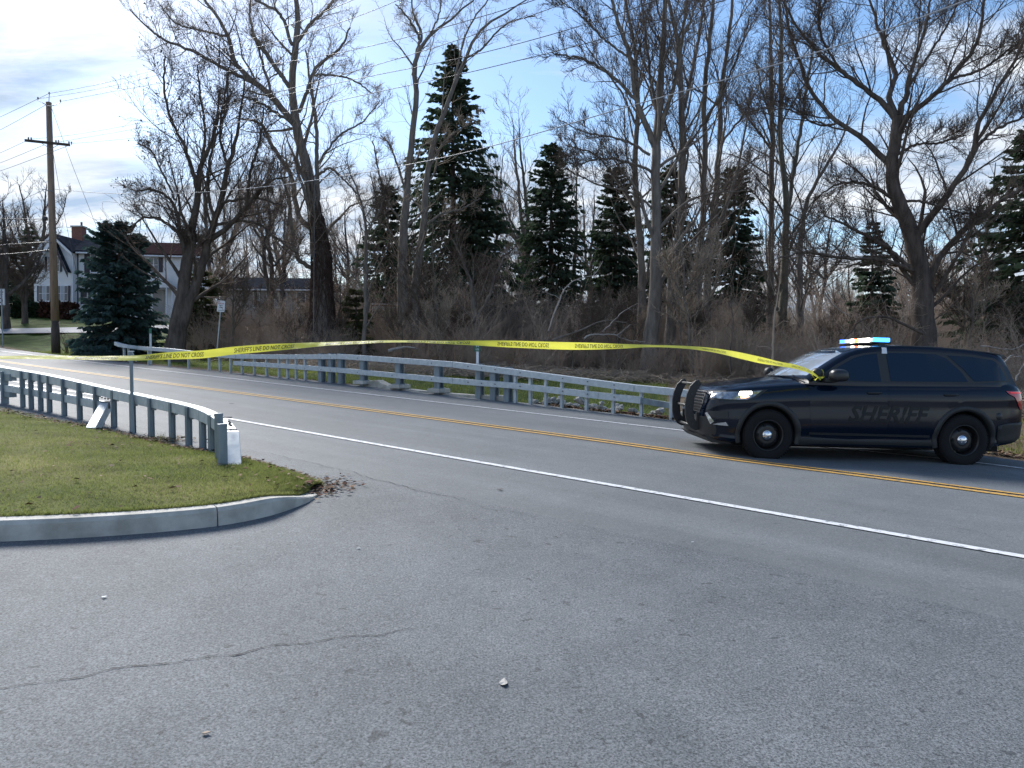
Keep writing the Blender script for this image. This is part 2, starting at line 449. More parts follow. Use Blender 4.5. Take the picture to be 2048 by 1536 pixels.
# ---------------------------------------------------------------- ground, road, lot, markings
def d_edge(X):
    return np.interp(X, [150, 380, 640, 1000, 1300, 1450, 1750, 2100, 2400], [46, 35, 31.5, 29.5, 29.5, 27, 21, 17.5, 16])
def gm(name):
    m = mat(name, (.5, .5, .5), .9, vary=(1.25, 1.25, 1.25), vscale=1.4, bump=.9, bscale=26, tint=True)
    return m
M['ground'] = gm('grass_and_leaf_litter')
M['ground'].node_tree.nodes['Principled BSDF'].inputs['Specular IOR Level'].default_value = .05
gx = np.concatenate([np.linspace(-230, -42, 26)[:-1], np.linspace(-42, 34, 230)[:-1], np.linspace(34, 230, 28)])
gy = np.concatenate([np.linspace(-60, 6, 16)[:-1], np.linspace(6, 62, 190)[:-1], np.linspace(62, 420, 40)])
XX, YY = np.meshgrid(gx, gy)
ZZ = zterrain(XX, YY)
tt, ww = tw(XX, YY)
ZZ = ZZ - .04 * sst(.4, 0, -ww) * 0
Xp = 1024 + FPX * XX / np.maximum(YY, 1)
mow = (ww < -.9) & (YY < d_edge(Xp) - .3 + .5 * np.sin(XX * 1.7)) & (Xp < 1335)
mow |= (Xp < 385) & (ww < -.5)
mow = mow.astype(float)
rr = rng.random(XX.shape)
gcol = np.array([.052, .085, .022]); gcol2 = np.array([.085, .11, .037]); lit = np.array([.12, .09, .065]); lit2 = np.array([.19, .15, .105])
patch = .5 + .5 * np.sin(XX * .55 + 1.3 * np.sin(YY * .4)) * np.sin(YY * .5 + XX * .2)
k = np.clip(patch + .35 * (rr - .5), 0, 1)[..., None]
gtint = np.where(mow[..., None] > .5, gcol * (1 - k) + gcol2 * k, lit * (1 - k) + lit2 * k)
ny_, nx_ = XX.shape
idx = np.arange(ny_ * nx_).reshape(ny_, nx_)
F = np.stack([idx[:-1, :-1], idx[:-1, 1:], idx[1:, 1:], idx[1:, :-1]], -1).reshape(-1, 4)
V = np.stack([XX, YY, ZZ], -1).reshape(-1, 3)
ground = build_np('ground', V, F, M['ground'], smooth=True, col=gtint.reshape(-1, 3))
tag(ground, kind='structure')
def sheet(name, ts, wf0, wf1, nw, dz, m, zf=zground, kind='structure'):
    """strip of surface between two w(t) edges"""
    v = []; nt_ = len(ts)
    for t in ts:
        a, b = wf0(t), wf1(t)
        for j in range(nw + 1):
            w = a + (b - a) * j / nw
            x, y = xy(t, w); v.append((x, y, float(zf(x, y)) + dz))
    f = [(i * (nw + 1) + j, (i + 1) * (nw + 1) + j, (i + 1) * (nw + 1) + j + 1, i * (nw + 1) + j + 1) for i in range(nt_ - 1) for j in range(nw)]
    o = build(name, v, f, m, smooth=True)
    bm = bmesh.new(); bm.from_mesh(o.data); bmesh.ops.recalc_face_normals(bm, faces=bm.faces)
    if sum(q.normal.z for q in bm.faces) < 0: bmesh.ops.reverse_faces(bm, faces=bm.faces)
    bm.to_mesh(o.data); bm.free()
    return tag(o, kind=kind)
def wob(t, a=.05): return a * (math.sin(t * 2.1) + .6 * math.sin(t * 5.3 + 1) + .4 * math.sin(t * 11.7))
def wfar(t):   # the shoulder runs wide and ragged at the far edge
    e = np.interp(t, [-60, -13, -9, -5, -2, 3, 14, 19, 26, 60], [.9, .75, .55, .28, .02, -.28, -.15, .25, .55, .6])
    return float(e) + wob(t, .035)
ts = [i * .3 for i in range(-200, 300)]
sheet('road', ts, wfar, lambda t: 9.35, 26, 0, M['road'])
sheet('parking_lot', [i * .5 for i in range(-100, 160)], lambda t: 8.95 + wob(t, .02), lambda t: 45, 50, .005, M['lot'])
# far white edge line, double yellow, near white edge line
def stripe(name, w, wid, m, t0=-45, t1=60):
    return sheet(name, [t0 + i * .4 for i in range(int((t1 - t0) / .4))], lambda t: w - wid / 2, lambda t: w + wid / 2, 1, .009, m)
stripe('edge_line_far', 1.55, .105, M['white_line'])
stripe('centre_line_far', 4.365, .095, M['yellow_line'])
stripe('centre_line_near', 4.565, .095, M['yellow_line'])
stripe('edge_line_near', 7.3, .105, M['white_line'])

# cracks in the asphalt: narrow dark grooves
M['crack'] = mat('crack_filler', (.018, .018, .02), .9)
def crack(pxs, wpx=.010, seed=1, jag=.03):
    r = random.Random(seed)
    pts = [G(*p) for p in pxs]
    fine = []
    for a, b in zip(pts[:-1], pts[1:]):
        n = max(2, int((b - a).length / .022))
        for i in range(n):
            q = a.lerp(b, i / n); fine.append(q)
    v = []; f = []
    for i, q in enumerate(fine):
        a = fine[max(0, i - 1)]; b = fine[min(len(fine) - 1, i + 1)]
        d = (b - a).normalized(); s = Vector((d.y, -d.x, 0))
        o = s * (r.uniform(-jag, jag) * .3 + .014 * math.sin(i * .41 + seed) + .02 * math.sin(i * .17) + .03 * math.sin(i * .053 + seed))
        wd = .62 * wpx * r.uniform(.2, 1.3) * (1.5 if r.random() < .08 else 1) * min(1, (len(fine) - i) / 20, (i + 4) / 20)
        for k_ in (-1, 1):
            p = q + o + s * wd * k_ * .5
            v.append((p.x, p.y, float(zground(p.x, p.y)) + .0095))
    for i in range(len(fine) - 1): f.append((i * 2, i * 2 + 1, i * 2 + 3, i * 2 + 2))
    return v, f
cv, cf = [], []
for j, (pts, w) in enumerate([
    ([(-60, 1380), (90, 1362), (270, 1333), (440, 1308), (540, 1297), (600, 1294), (700, 1280), (800, 1266), (900, 1261)], .012),
    ([(490, 898), (560, 912), (620, 928), (690, 942), (760, 960), (850, 985), (940, 1008)], .014),
    ([(940, 1008), (1000, 1023), (1110, 1043)], .010),
    ([(1100, 1112), (1125, 1105), (1118, 1118), (1140, 1128)], .010),
    ([(1540, 1236), (1600, 1239), (1700, 1234)], .009), ([(1720, 1243), (1780, 1242), (1830, 1240)], .007),
    ([(1640, 1012), (1710, 1018)], .009), ([(1830, 1040), (1900, 1050), (1970, 1070), (2060, 1100)], .010),
    ([(1970, 1127), (2000, 1140), (2060, 1160)], .010), ([(2010, 1170), (2040, 1190)], .008),
    ([(0, 1296), (60, 1296)], .008), ([(2, 1327), (50, 1329)], .007)]):
    v, f = crack(pts, w, j)
    n = len(cv); cv += v; cf += [tuple(i + n for i in q) for q in f]
tag(build('pavement_cracks', cv, cf, M['crack']), kind='structure')

# ---------------------------------------------------------------- grass island, kerb
kerb_px = [(640, 990), (622, 1004), (600, 1013), (560, 1028), (500, 1043), (430, 1055), (300, 1068), (150, 1078), (0, 1085), (-200, 1092)]
verge_px = [(646, 972), (600, 955), (560, 940), (500, 921), (455, 912), (410, 903), (340, 890), (300, 880), (230, 862), (160, 848), (100, 838), (0, 815), (-200, 775)]
kp = [G(*p) for p in kerb_px]
dirk = (kp[-1] - kp[-3]).normalized()
for j in range(1, 9): kp.append(kp[-1] + Vector((dirk.x, dirk.y - .02 * j, 0)) * 3)
vp = [G(*p) for p in verge_px]
for j in range(1, 9):
    x, y = xy(tw(vp[-1].x, vp[-1].y)[0] + 3.5, 9.75); vp.append(Vector((x, y, 0)))
def resample(pts, n):
    pts = [Vector((p[0], p[1], p[2] if len(p) > 2 else 0)) for p in pts]
    c = [0]
    for a, b in zip(pts[:-1], pts[1:]): c.append(c[-1] + (b - a).length)
    o = []
    for i in range(n):
        s_ = c[-1] * i / (n - 1); j = 0
        while j < len(c) - 2 and c[j + 1] < s_: j += 1
        u = (s_ - c[j]) / max(1e-9, c[j + 1] - c[j]); o.append(pts[j].lerp(pts[j + 1], u))
    return o
def smooth_path(pts, it=2):
    for _ in range(it):
        q = [pts[0]]
        for a, b in zip(pts[:-1], pts[1:]): q += [a.lerp(b, .25), a.lerp(b, .75)]
        q.append(pts[-1]); pts = q
    return pts
kps = smooth_path(kp, 2)
clen = [0]
for a, b in zip(kps[:-1], kps[1:]): clen.append(clen[-1] + (b - a).length)
def kerb_h(s): return .025 + .135 * float(sst(0, 1.0, s))
KW = .16
def kerb_section(s0, s1):
    n = max(3, int((s1 - s0) / .12)); v = []; f = []
    for i in range(n + 1):
        s_ = s0 + (s1 - s0) * i / n
        j = int(np.searchsorted(clen, s_, side='right')) - 1; j = max(0, min(j, len(kps) - 2))
        q = kps[j].lerp(kps[j + 1], (s_ - clen[j]) / (clen[j + 1] - clen[j])); d = (kps[j + 1] - kps[j]).normalized()
        s = Vector((d.y, -d.x, 0))
        if s.y < 0: s = -s                     # towards the grass
        zb = float(zground(q.x, q.y)); h = kerb_h(s_)
        for a, z in ((0, -.08), (.004, h * .8), (.022, h), (KW - .01, h + .004), (KW, -.08)):
            v.append((q.x + s.x * a, q.y + s.y * a, zb + z))
    for i in range(n):
        for k_ in range(4): f.append((i * 5 + k_, i * 5 + k_ + 1, (i + 1) * 5 + k_ + 1, (i + 1) * 5 + k_))
    f.append((4, 3, 2, 1, 0)); f.append(tuple(n * 5 + k_ for k_ in range(5)))
    return v, f
kerb = empty('kerb', kps[0], kind='structure')
s_joint = min(range(len(kps)), key=lambda i: abs(pix(kps[i])[0] - 432))
cuts = [0, .28, clen[s_joint], clen[s_joint] + 3.05, clen[s_joint] + 6.1, clen[-1]]
for a, b in zip(cuts[:-1], cuts[1:]):
    v, f = kerb_section(a + .006, b - .006)
    mb = MB(); mb.add(v, f); mb.out('kerb_section', M['concrete'], kerb)
# island surface
NI, NJ = 150, 40
ks = []
for i in range(NI):
    s_ = clen[-1] * (i / (NI - 1)) ** 1.6
    j = int(np.searchsorted(clen, s_, side='right')) - 1; j = max(0, min(j, len(kps) - 2))
    q = kps[j].lerp(kps[j + 1], (s_ - clen[j]) / (clen[j + 1] - clen[j])); d = (kps[j + 1] - kps[j]).normalized()
    s = Vector((d.y, -d.x, 0)); s = s if s.y > 0 else -s
    ks.append((q + s * (KW - .022), kerb_h(s_)))
vps = smooth_path(vp, 2); vl = [0]
for a, b in zip(vps[:-1], vps[1:]): vl.append(vl[-1] + (b - a).length)
vs = []
for i in range(NI):
    s_ = vl[-1] * (i / (NI - 1)) ** 1.6
    j = int(np.searchsorted(vl, s_, side='right')) - 1; j = max(0, min(j, len(vps) - 2))
    vs.append(vps[j].lerp(vps[j + 1], (s_ - vl[j]) / (vl[j + 1] - vl[j])))
def lawn_pt(i, u):
    """i along (float 0..NI-1), u 0 at the kerb .. 1 at the rail side"""
    i0 = int(min(i, NI - 2)); fr = i - i0
    K = ks[i0][0].lerp(ks[i0 + 1][0], fr); h = ks[i0][1] * (1 - fr) + ks[i0 + 1][1] * fr; Q = vs[i0].lerp(vs[i0 + 1], fr)
    x, y = K.x + (Q.x - K.x) * u, K.y + (Q.y - K.y) * u
    b = .02 * math.sin(x * 3.1) * math.sin(y * 2.3) * math.sin(math.pi * u)
    e = .03 * float(sst(1, .9, u)) * float(sst(0, .10, u))
    return x, y, float(zground(x, y)) + (h + .001) * (1 - u) ** .8 + e - .012 * min(1, u * 8) + b + .03 * math.sin(math.pi * u)
v = [lawn_pt(i, j / (NJ - 1)) for i in range(NI) for j in range(NJ)]
f = [(i * NJ + j, i * NJ + j + 1, (i + 1) * NJ + j + 1, (i + 1) * NJ + j) for i in range(NI - 1) for j in range(NJ - 1)]
def grass_patch(x, y):
    a = np.sin(x * 1.7 + 1.1 * np.sin(y * 1.9)) * np.sin(y * 2.3 + .8 * np.sin(x * 1.3 + 1))
    b = np.sin(x * 4.1 + 2) * np.sin(y * 5.3 + np.sin(x * 2.2))
    return np.clip(.5 + .38 * a + .24 * b, 0, 1)
va = np.array(v)
g1 = np.array([.12, .155, .045]); g2 = np.array([.36, .32, .14])
kk = grass_patch(va[:, 0], va[:, 1])[:, None] * .8
lawn = build_np('lawn', va, np.array(f), M['ground'], smooth=True, col=(g1 * (1 - kk) + g2 * kk) * .62)
bm = bmesh.new(); bm.from_mesh(lawn.data); bmesh.ops.recalc_face_normals(bm, faces=bm.faces)
if sum(q.normal.z for q in bm.faces) < 0: bmesh.ops.reverse_faces(bm, faces=bm.faces)
bm.to_mesh(lawn.data); bm.free()
tag(lawn, kind='structure')

def blades(pos, h, wd, cols, name, m, lean=.5, kind='stuff'):
    n = len(pos)
    a = rng.random(n) * 2 * np.pi
    hh = h * (.45 + .9 * rng.random(n)); w2 = wd * (.6 + .8 * rng.random(n)) / 2
    la = rng.random(n) * 2 * np.pi; lm = lean * rng.random(n) * hh
    c, s = np.cos(a), np.sin(a)
    p0 = pos + np.stack([c * w2, s * w2, -.005 + 0 * c], 1); p1 = pos - np.stack([c * w2, s * w2, .005 + 0 * c], 1)
    p2 = pos + np.stack([np.cos(la) * lm, np.sin(la) * lm, hh], 1)
    V = np.stack([p0, p1, p2], 1).reshape(-1, 3)
    F = np.arange(3 * n).reshape(-1, 3)
    C = np.repeat(cols, 3, axis=0)
    return build_np(name, V, F, m, col=C)
nb = 150000
ii = (rng.random(nb) ** .75) * (NI - 1) * .62; uu = rng.random(nb)
uu[:9000] = 1 - rng.random(9000) * .02; uu[9000:20000] = rng.random(11000) * .012
pos = np.array([lawn_pt(a, b) for a, b in zip(ii, uu)])
kk = np.clip(grass_patch(pos[:, 0], pos[:, 1]) * .85 + .30 * (rng.random(nb) - .5), 0, 1)[:, None]
cb = (g1 * (1 - kk) + g2 * kk) * (0.7 + .75 * rng.random((nb, 1)))
tag(blades(pos, .032, .006, cb, 'grass', M['grass'], 1.8), 'short winter lawn grass, part green part straw coloured, inside the kerb', 'grass', kind='stuff')
# mown grass beyond the far rail and lawn by the road: sparse longer blades
nb = 60000
xs = rng.uniform(-27, 9, nb * 3); ys = rng.uniform(16, 44, nb * 3)
t_, w_ = tw(xs, ys); Xq = 1024 + FPX * xs / ys
ok = (w_ < -.45) & (Xq > -80) & (((Xq < 1335) & (ys < d_edge(Xq) + .3)) | ((Xq < 385)))
xs, ys = xs[ok][:nb], ys[ok][:nb]
kk = np.clip(.5 + .5 * np.sin(xs * .8) * np.sin(ys * .9) + .5 * (rng.random(len(xs)) - .5), 0, 1)[:, None]
cb = (np.array([.06, .11, .026]) * (1 - kk) + np.array([.12, .15, .05]) * kk) * (0.7 + .7 * rng.random((len(xs), 1)))
tag(blades(np.stack([xs, ys, zterrain(xs, ys)], 1), .075, .022, cb, 'mown_grass', M['grass'], 1.0), 'mown green grass beyond the far guard rail', 'grass', kind='stuff')

def litter(pos, size, cols, name, label):
    n = len(pos)
    a = rng.random(n) * 2 * np.pi; s = size * (.5 + rng.random(n))
    tl = (rng.random((n, 4)) - .35) * s[:, None] * .7
    c, q = np.cos(a) * s, np.sin(a) * s
    asp = .4 + .5 * rng.random(n)
    P0 = np.stack([pos + np.stack([c * sx - q * sy * asp, q * sx + c * sy * asp, np.abs(tl[:, k_]) + .004], 1) * 1 for k_, (sx, sy) in enumerate(((-.5, 0), (0, -.5), (.5, 0), (0, .5)))], 1).reshape(-1, 3)
    o = build_np(name, P0, np.arange(4 * n).reshape(-1, 4), M['leaf'], col=np.repeat(cols, 4, axis=0))
    return tag(o, label, 'leaf litter', kind='stuff')
def leafcol(n):
    base = np.array([[.13, .08, .05], [.20, .13, .085], [.07, .045, .035], [.25, .19, .13], [.11, .05, .035]])
    return base[rng.integers(0, 5, n)] * (.7 + .6 * rng.random((n, 1)))
# litter at the kerb tip, along the rail side of the island and scattered over the lawn
lp = []
tip = G(652, 982)
for _ in range(260):
    x, y = tip.x + rng.normal(0, .16) - .04, tip.y + rng.normal(0, .22) + .12; lp.append((x, y, float(zground(x, y)) + .012))
for _ in range(900):
    i = rng.uniform(4, 60); u = min(1, 1 - abs(rng.normal(0, .05)))
    lp.append(tuple(np.array(lawn_pt(i, u)) + (rng.normal(0, .03), rng.normal(0, .05), .016)))
for _ in range(260):
    lp.append(tuple(np.array(lawn_pt(rng.uniform(0, 70), rng.random())) + (0, 0, .022)))
c_ = G(316, 882)
for _ in range(220):
    x, y = c_.x + rng.normal(0, .28), c_.y + rng.normal(0, .10); lp.append((x, y, float(zground(x, y)) + .03 * rng.random() + .01))
lp = np.array(lp)
litter(lp, .05, leafcol(len(lp)), 'fallen_leaves', 'brown dead leaves gathered at the kerb tip and under the near rail')
# litter beyond the far edge of the road and under the trees
n = 30000
Xq = rng.uniform(330, 2300, n); de = d_edge(Xq)
d = np.where(rng.random(n) < .75, de + rng.random(n) ** 1.6 * 9 - .8, 0)
near = d == 0
tq = rng.uniform(-14, 2, n)
x = (Xq - 1024) / FPX * d; y = d.copy()
wx = np.minimum(-.05, -abs(rng.normal(0, 1.3, n)) + .25) + np.array([wfar(a) for a in tq])
nx2, ny2 = R0x + tq * Dx + wx * Nx, R0y + tq * Dy + wx * Ny
x = np.where(near, nx2, x); y = np.where(near, ny2, y)
zz = np.maximum(zterrain(x, y), np.where(near & (wx > -.3), zground(x, y), -99)) + .01
litter(np.stack([x, y, zz], 1), .085, leafcol(n) * .9, 'woodland_litter', 'brown leaf litter covering the bank and the wood floor')

# ---------------------------------------------------------------- near guard rail (left foreground)
near_posts = [(46, 815), (63, 818.5), (82, 822), (99.6, 825), (129, 832), (160, 839.5), (193, 846.5), (228.5, 854), (266, 865), (303, 873), (345, 882), (378, 892), (406, 899), (424, 909)]
pp = [G(*p) for p in near_posts]
def to_road(p, k=.13):
    return Vector((p.x - Nx * k, p.y - Ny * k, p.z))
rail_px = [(-160, 692, .70), (-60, 718, .70), (0, 733, .69), (100, 749, .66), (200, 772, .635), (300, 793, .615), (360, 805, .60), (400, 815, .59), (425, 826, .575), (443, 838, .56), (455, 849, .55), (462, 863, .54)]
# depth of the rail from the posts
pX = [p[0] for p in near_posts]; pd = [p.y for p in pp]
def near_d(X):
    return float(np.interp(X, [-160, -60] + pX + [455, 464], [16.3, 14.8] + pd + [8.75, 8.25])) + .16
rail = [P(X, Y, near_d(X)) for X, Y, h in rail_px]
guard = empty('near_guard_rail', pp[7], 'galvanised box beam guard rail curving down to the ground on the grass island', 'guard rail')
path = smooth_path(rail, 2)
joint = [0] + [min(range(len(path)), key=lambda i: abs(pix(path[i])[0] - q)) for q in (196, 308, 449)] + [len(path) - 1]
for a, b in zip(joint[:-1], joint[1:]):
    seg = path[a:b + 1]
    if b < len(path) - 1:
        e = seg[-1] + (seg[-2] - seg[-1]).normalized() * .008; seg = seg[:-1] + [e]
    MB().sweep(seg, .15, .15).out('rail_section', M['galv'], guard, bevel=.008)
# turned-down end piece
te = path[-1]; ge = G(467, 954)
dirn = (Vector((ge.x, ge.y, ge.z - .05)) - te)
mb = MB()
side = Vector((1, .12, 0)).normalized() * .076; fr = Vector((-.42, 1, 0)) * .12
b0 = te + Vector((.022, -.006, .0)); b1 = Vector((ge.x + .03, ge.y - .05, ge.z - .03))
vv = [b0 - side, b0 + side, b0 + side + fr, b0 - side + fr, b1 - side * 1.18, b1 + side * 1.18, b1 + side * 1.18 + fr, b1 - side * 1.18 + fr]
mb.add(vv, [(0, 1, 2, 3), (0, 4, 5, 1), (1, 5, 6, 2), (2, 6, 7, 3), (3, 7, 4, 0), (4, 7, 6, 5)])
mb.out('end_section', M['galv'], guard, bevel=.006)
post_me = None
for i, p in enumerate(pp):
    X = near_posts[i][0]
    rt = P(X, float(np.interp(X, [r[0] for r in rail_px], [r[1] for r in rail_px])), near_d(X))
    h = rt.z - p.z - .015
    ang = math.atan2(Dy, Dx)
    mb = MB()
    Mz = Matrix.Rotation(ang, 3, 'Z')
    # I-section post: two flanges and a web
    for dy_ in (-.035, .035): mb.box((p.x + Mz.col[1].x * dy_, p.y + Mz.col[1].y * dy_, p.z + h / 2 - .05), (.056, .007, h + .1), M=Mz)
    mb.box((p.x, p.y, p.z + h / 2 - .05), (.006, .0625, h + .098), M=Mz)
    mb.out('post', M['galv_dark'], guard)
    br = MB()
    br.box((p.x + Dx * -.045, p.y + .02, p.z + h - .16), (.03, .06, .035), M=Mz)
    br.out('bracket', M['galv_dark'], guard)
# terminal posts
for (X, yb, yt, w, dq) in ((437, 935, 826, .085, 8.75), (443.5, 951, 847, .095, 8.12), (8, 808, 743, .125, None)):
    g = G(X, yb)
    s_ = FPX / g.y
    h = (yb - yt) / s_
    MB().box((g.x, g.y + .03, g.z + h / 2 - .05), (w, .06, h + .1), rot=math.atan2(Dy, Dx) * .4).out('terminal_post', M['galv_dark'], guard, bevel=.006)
bolts = MB()
for (X, Y) in ((195, 774), (200, 775), (212, 777.5), (217, 778.5), (305, 796), (311, 797), (323, 799.5), (329, 800.5), (458, 845), (460, 848), (459, 850.5), (462, 853)):
    d = near_d(X) + .02
    q = P(X, Y, d)
    bolts.lathe([(0, .022), (.014, .022), (.016, 0)], 6, 'z', q + Vector((0, 0, .004)))
for (X, Y) in ((455, 836.5), (464, 861.5)):
    q = P(X, Y, near_d(X) + .03); bolts.box(q + Vector((-.03, 0, .012)), (.17, .012, .014), rot=.12)
for (X, Y) in ((204, 786), (210, 788), (216, 789)):
    q = P(X, Y + 8, near_d(X) - .10); bolts.lathe([(0, -.02), (.012, -.02), (.014, 0)], 6, 'z', q)
tag(bolts.out('bolts', M['bolt'], guard), kind='stuff')
for X in (352, 382, 409):
    q = P(X, float(np.interp(X, [r[0] for r in rail_px], [r[1] for r in rail_px])) + 13, near_d(X) - .10)
    pts = [q + Vector((.02 + .05 * math.sin(a), -.01, .06 * math.cos(a))) for a in np.linspace(0, math.pi, 9)]
    MB().tube(pts, .006, 6).out('hook_bolt', M['trim'], guard)
# lower rail with its turned-down end
low_px = [(-160, 738), (-60, 757), (0, 768), (40, 773), (100, 783), (160, 794), (205, 803)]
low = [P(X, Y, near_d(X)) for X, Y in low_px]
MB().sweep(smooth_path(low, 1), .13, .13).out('lower_rail', M['galv'], guard, bevel=.008)
a_ = P(210, 803, near_d(210) - .12); g_ = G(181, 863)
b_ = P(181, 855, g_.y)
dv = (b_ - a_)
sd = Vector((1, 0.1, 0)) * .072
dn = Vector((0, .05, -.14))
vv = [a_ - sd, a_ + sd, a_ + sd + dn, a_ - sd + dn, b_ - sd * .98, b_ + sd * .98, b_ + sd * .98 + dn, b_ - sd * .98 + dn]
MB().add(vv, [(0, 1, 2, 3), (0, 4, 5, 1), (1, 5, 6, 2), (2, 6, 7, 3), (3, 7, 4, 0), (4, 7, 6, 5)]).out('lower_rail_end', M['galv'], guard, bevel=.006)
bp_ = MB()
q = P(218.5, 811, near_d(218) - .13); bp_.box(q, (.012, .03, .10)); q = P(211, 803.5, near_d(211) - .14); bp_.box(q, (.16, .02, .012))
bp_.out('splice_plate', M['bolt'], guard)
g = G(185, 852); MB().box((g.x, g.y + .25, g.z + .12), (.08, .06, .42)).out('terminal_post', M['galv_dark'], guard)
# block-outs at the left end
for X0, Y0, hh in ((20, 749, .13), (20, 783, .10)):
    q = P(X0, Y0 + 6, near_d(X0) - .06); MB().box(q, (.34, .12, hh), rot=math.atan2(Dy, Dx)).out('block_out', M['galv_dark'], guard)

# delineator post behind the tape
g = G(267, 866)
dl = empty('delineator_post', g, 'slim grey steel marker post with a folded cap standing at the near guard rail', 'marker post')
hh = (866 - 703) / (FPX / g.y)
mb = MB(); x, y, z = g.x, g.y - .02, g.z
mb.prism([(x - .028, y), (x - .018, y - .018), (x + .018, y - .018), (x + .028, y), (x + .022, y + .006), (x + .014, y - .011), (x - .014, y - .011), (x - .022, y + .006)], z - .05, z + hh, 'z')
mb.out('post', M['galv_dark'], dl)
MB().box((x, y, z + hh + .006), (.075, .04, .014)).out('cap', M['trim'], dl)
MB().tube([(x + .02, y, z + hh), (x + .06, y, z + hh - .10), (x + .075, y, z + hh - .15)], .004, 5).out('strap', M['trim'], dl)

# ---------------------------------------------------------------- far guard rail
far = empty('far_guard_rail', (R0x, R0y, float(zground(R0x, R0y))), 'long galvanised guard rail with two beams on the creek side of the road', 'guard rail')
# column, top of upper rail
top_px = [(1560, 803), (1450, 789), (1360, 778), (1272, 769.5), (1200, 760.5), (1031, 738.5), (909, 723.5), (800, 715.8), (700, 709.2), (678, 708.4), (640, 708.8), (560, 708.9), (475, 708.8), (440, 706.5), (400, 703.5), (340, 696.8), (277, 692.3), (255, 689.3), (240, 686.5), (232, 683.5)]
def far_d(X):
    """depth of the straight rail line in a column"""
    u = (X - 1024) / FPX
    # R0 + t D : x = u*y
    t = (u * R0y - R0x) / (Dx - u * Dy)
    return R0y + t * Dy
fd = lambda X: far_d(X) if X > 300 else float(np.interp(X, [228, 232, 240, 255, 277, 300], [32.6, 31.6, 31.0, 30.9, 31.2, far_d(300)]))
up = [P(X, Y, fd(X)) for X, Y in top_px]
def seg_beam(px, cuts, w, h, name):
    pts = []
    for (a, b) in zip(px[:-1], px[1:]):
        for i in range(4):
            u = i / 4; X = a[0] + (b[0] - a[0]) * u; pts.append((X, a[1] + (b[1] - a[1]) * u))
    pts.append(px[-1])
    cuts = sorted(cuts, reverse=True); cur = []; out = []
    for q in pts:
        cur.append(q)
        if cuts and q[0] <= cuts[0]:
            out.append(cur); cur = [(q[0] - .7, q[1])]; cuts.pop(0)
    out.append(cur)
    for c in out:
        if len(c) > 1: MB().sweep([P(X, Y, fd(X)) for X, Y in c], w, h).out(name, M['galv'], far, bevel=.006)
seg_beam(top_px, [1272, 909, 678, 640, 475, 277], .15, .155, 'upper_rail')
low_far = [(1284, 794), (1200, 785), (1031, 765.5), (909, 756.5), (800, 746.5), (678, 735.5), (560, 727), (470, 722)]
seg_beam(low_far, [1200, 909, 678], .14, .15, 'lower_rail')
# sloping tail of the lower rail
a_ = P(1285, 796, fd(1285) + .05); b_ = P(1360, 808, fd(1360) + .18)
MB().sweep([a_, b_], .10, .13).out('lower_rail_end', M['galv_dark'], far, bevel=.006)
fposts = [(338, 731.4, 0), (377, 735.7, 0), (418, 739.6, 0), (439.6, 741.6, 0), (461, 743.9, 0), (484, 747, 0), (508.4, 749.4, 0), (532.8, 751.7, 0), (557.8, 753.7, 0), (575, 755, 0), (592, 756.8, 0), (610, 758, 0),
          (642, 759.5, 1), (661.5, 760.7, 1), (681, 762, 1), (726, 767, 2), (798, 775, 2), (877, 783.6, 2), (959, 792, 1), (988.5, 795, 1), (1016, 798, 1),
          (1031, 801.7, 0), (1061, 806, 0), (1092, 809.5, 0), (1124, 813.5, 0), (1173.5, 819.4, 0), (1227, 827.3, 0), (1283, 833.8, 0), (1343, 839.6, 0), (1425, 849, 0),
          (248, 713, 0), (257, 713.5, 0), (302 - 5, 722, 0)]
ang = math.atan2(Dy, Dx); Mz = Matrix.Rotation(ang, 3, 'Z')
tX = [q[0] for q in top_px][::-1]; tY = [q[1] for q in top_px][::-1]
for X, yb, typ in fposts:
    d = fd(X) + .09
    top = P(X, float(np.interp(X, tX, tY)), d)
    bot = P(X, yb, d)
    h = top.z - bot.z - (.02 if typ != 1 else -.03); zc_ = bot.z
    mb = MB()
    if typ == 0:
        for dy_ in (-.035, .035): mb.box((top.x + Mz.col[1].x * dy_, top.y + Mz.col[1].y * dy_, zc_ + h / 2 - .1), (.07, .008, h + .2), M=Mz)
        mb.box((top.x, top.y, zc_ + h / 2 - .1), (.008, .06, h + .198), M=Mz)
        mb.out('post', M['galv'], far)
    else:
        s_ = .17 if typ == 1 else .2
        for dy_ in (-.085, .085): mb.box((top.x + Mz.col[1].x * dy_, top.y + Mz.col[1].y * dy_ + .08, zc_ + h / 2 - .1), (s_, .014, h + .2), M=Mz)
        mb.box((top.x, top.y + .08, zc_ + h / 2 - .1), (.014, .155, h + .198), M=Mz)
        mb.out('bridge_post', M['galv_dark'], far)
    if typ == 2:
        pd_ = MB().box((top.x, top.y + .04, zc_ + .035), (.46, .46, .11), M=Mz); pd_.out('concrete_pad', M['concrete'], far, bevel=.01)
        fl = MB().box((top.x, top.y + .06, zc_ + .098), (.30, .30, .018), M=Mz); fl.out('base_plate', M['galv_dark'], far)
# bolt heads down the beams
bl = MB()
for X in (486, 508, 533, 558, 592, 610, 642, 661, 715, 784, 863, 936, 963, 990, 1040, 1125, 1175, 1228):
    for off in (6, 6 + float(np.interp(X, [q[0] for q in low_far][::-1], [q[1] for q in low_far][::-1]) - np.interp(X, tX, tY))):
        q = P(X, float(np.interp(X, tX, tY)) + off, fd(X) - .075 / .789 - .012)
        bl.box(q, (.022, .02, .022), M=Mz)
tag(bl.out('bolts', M['bolt'], far), kind='stuff')
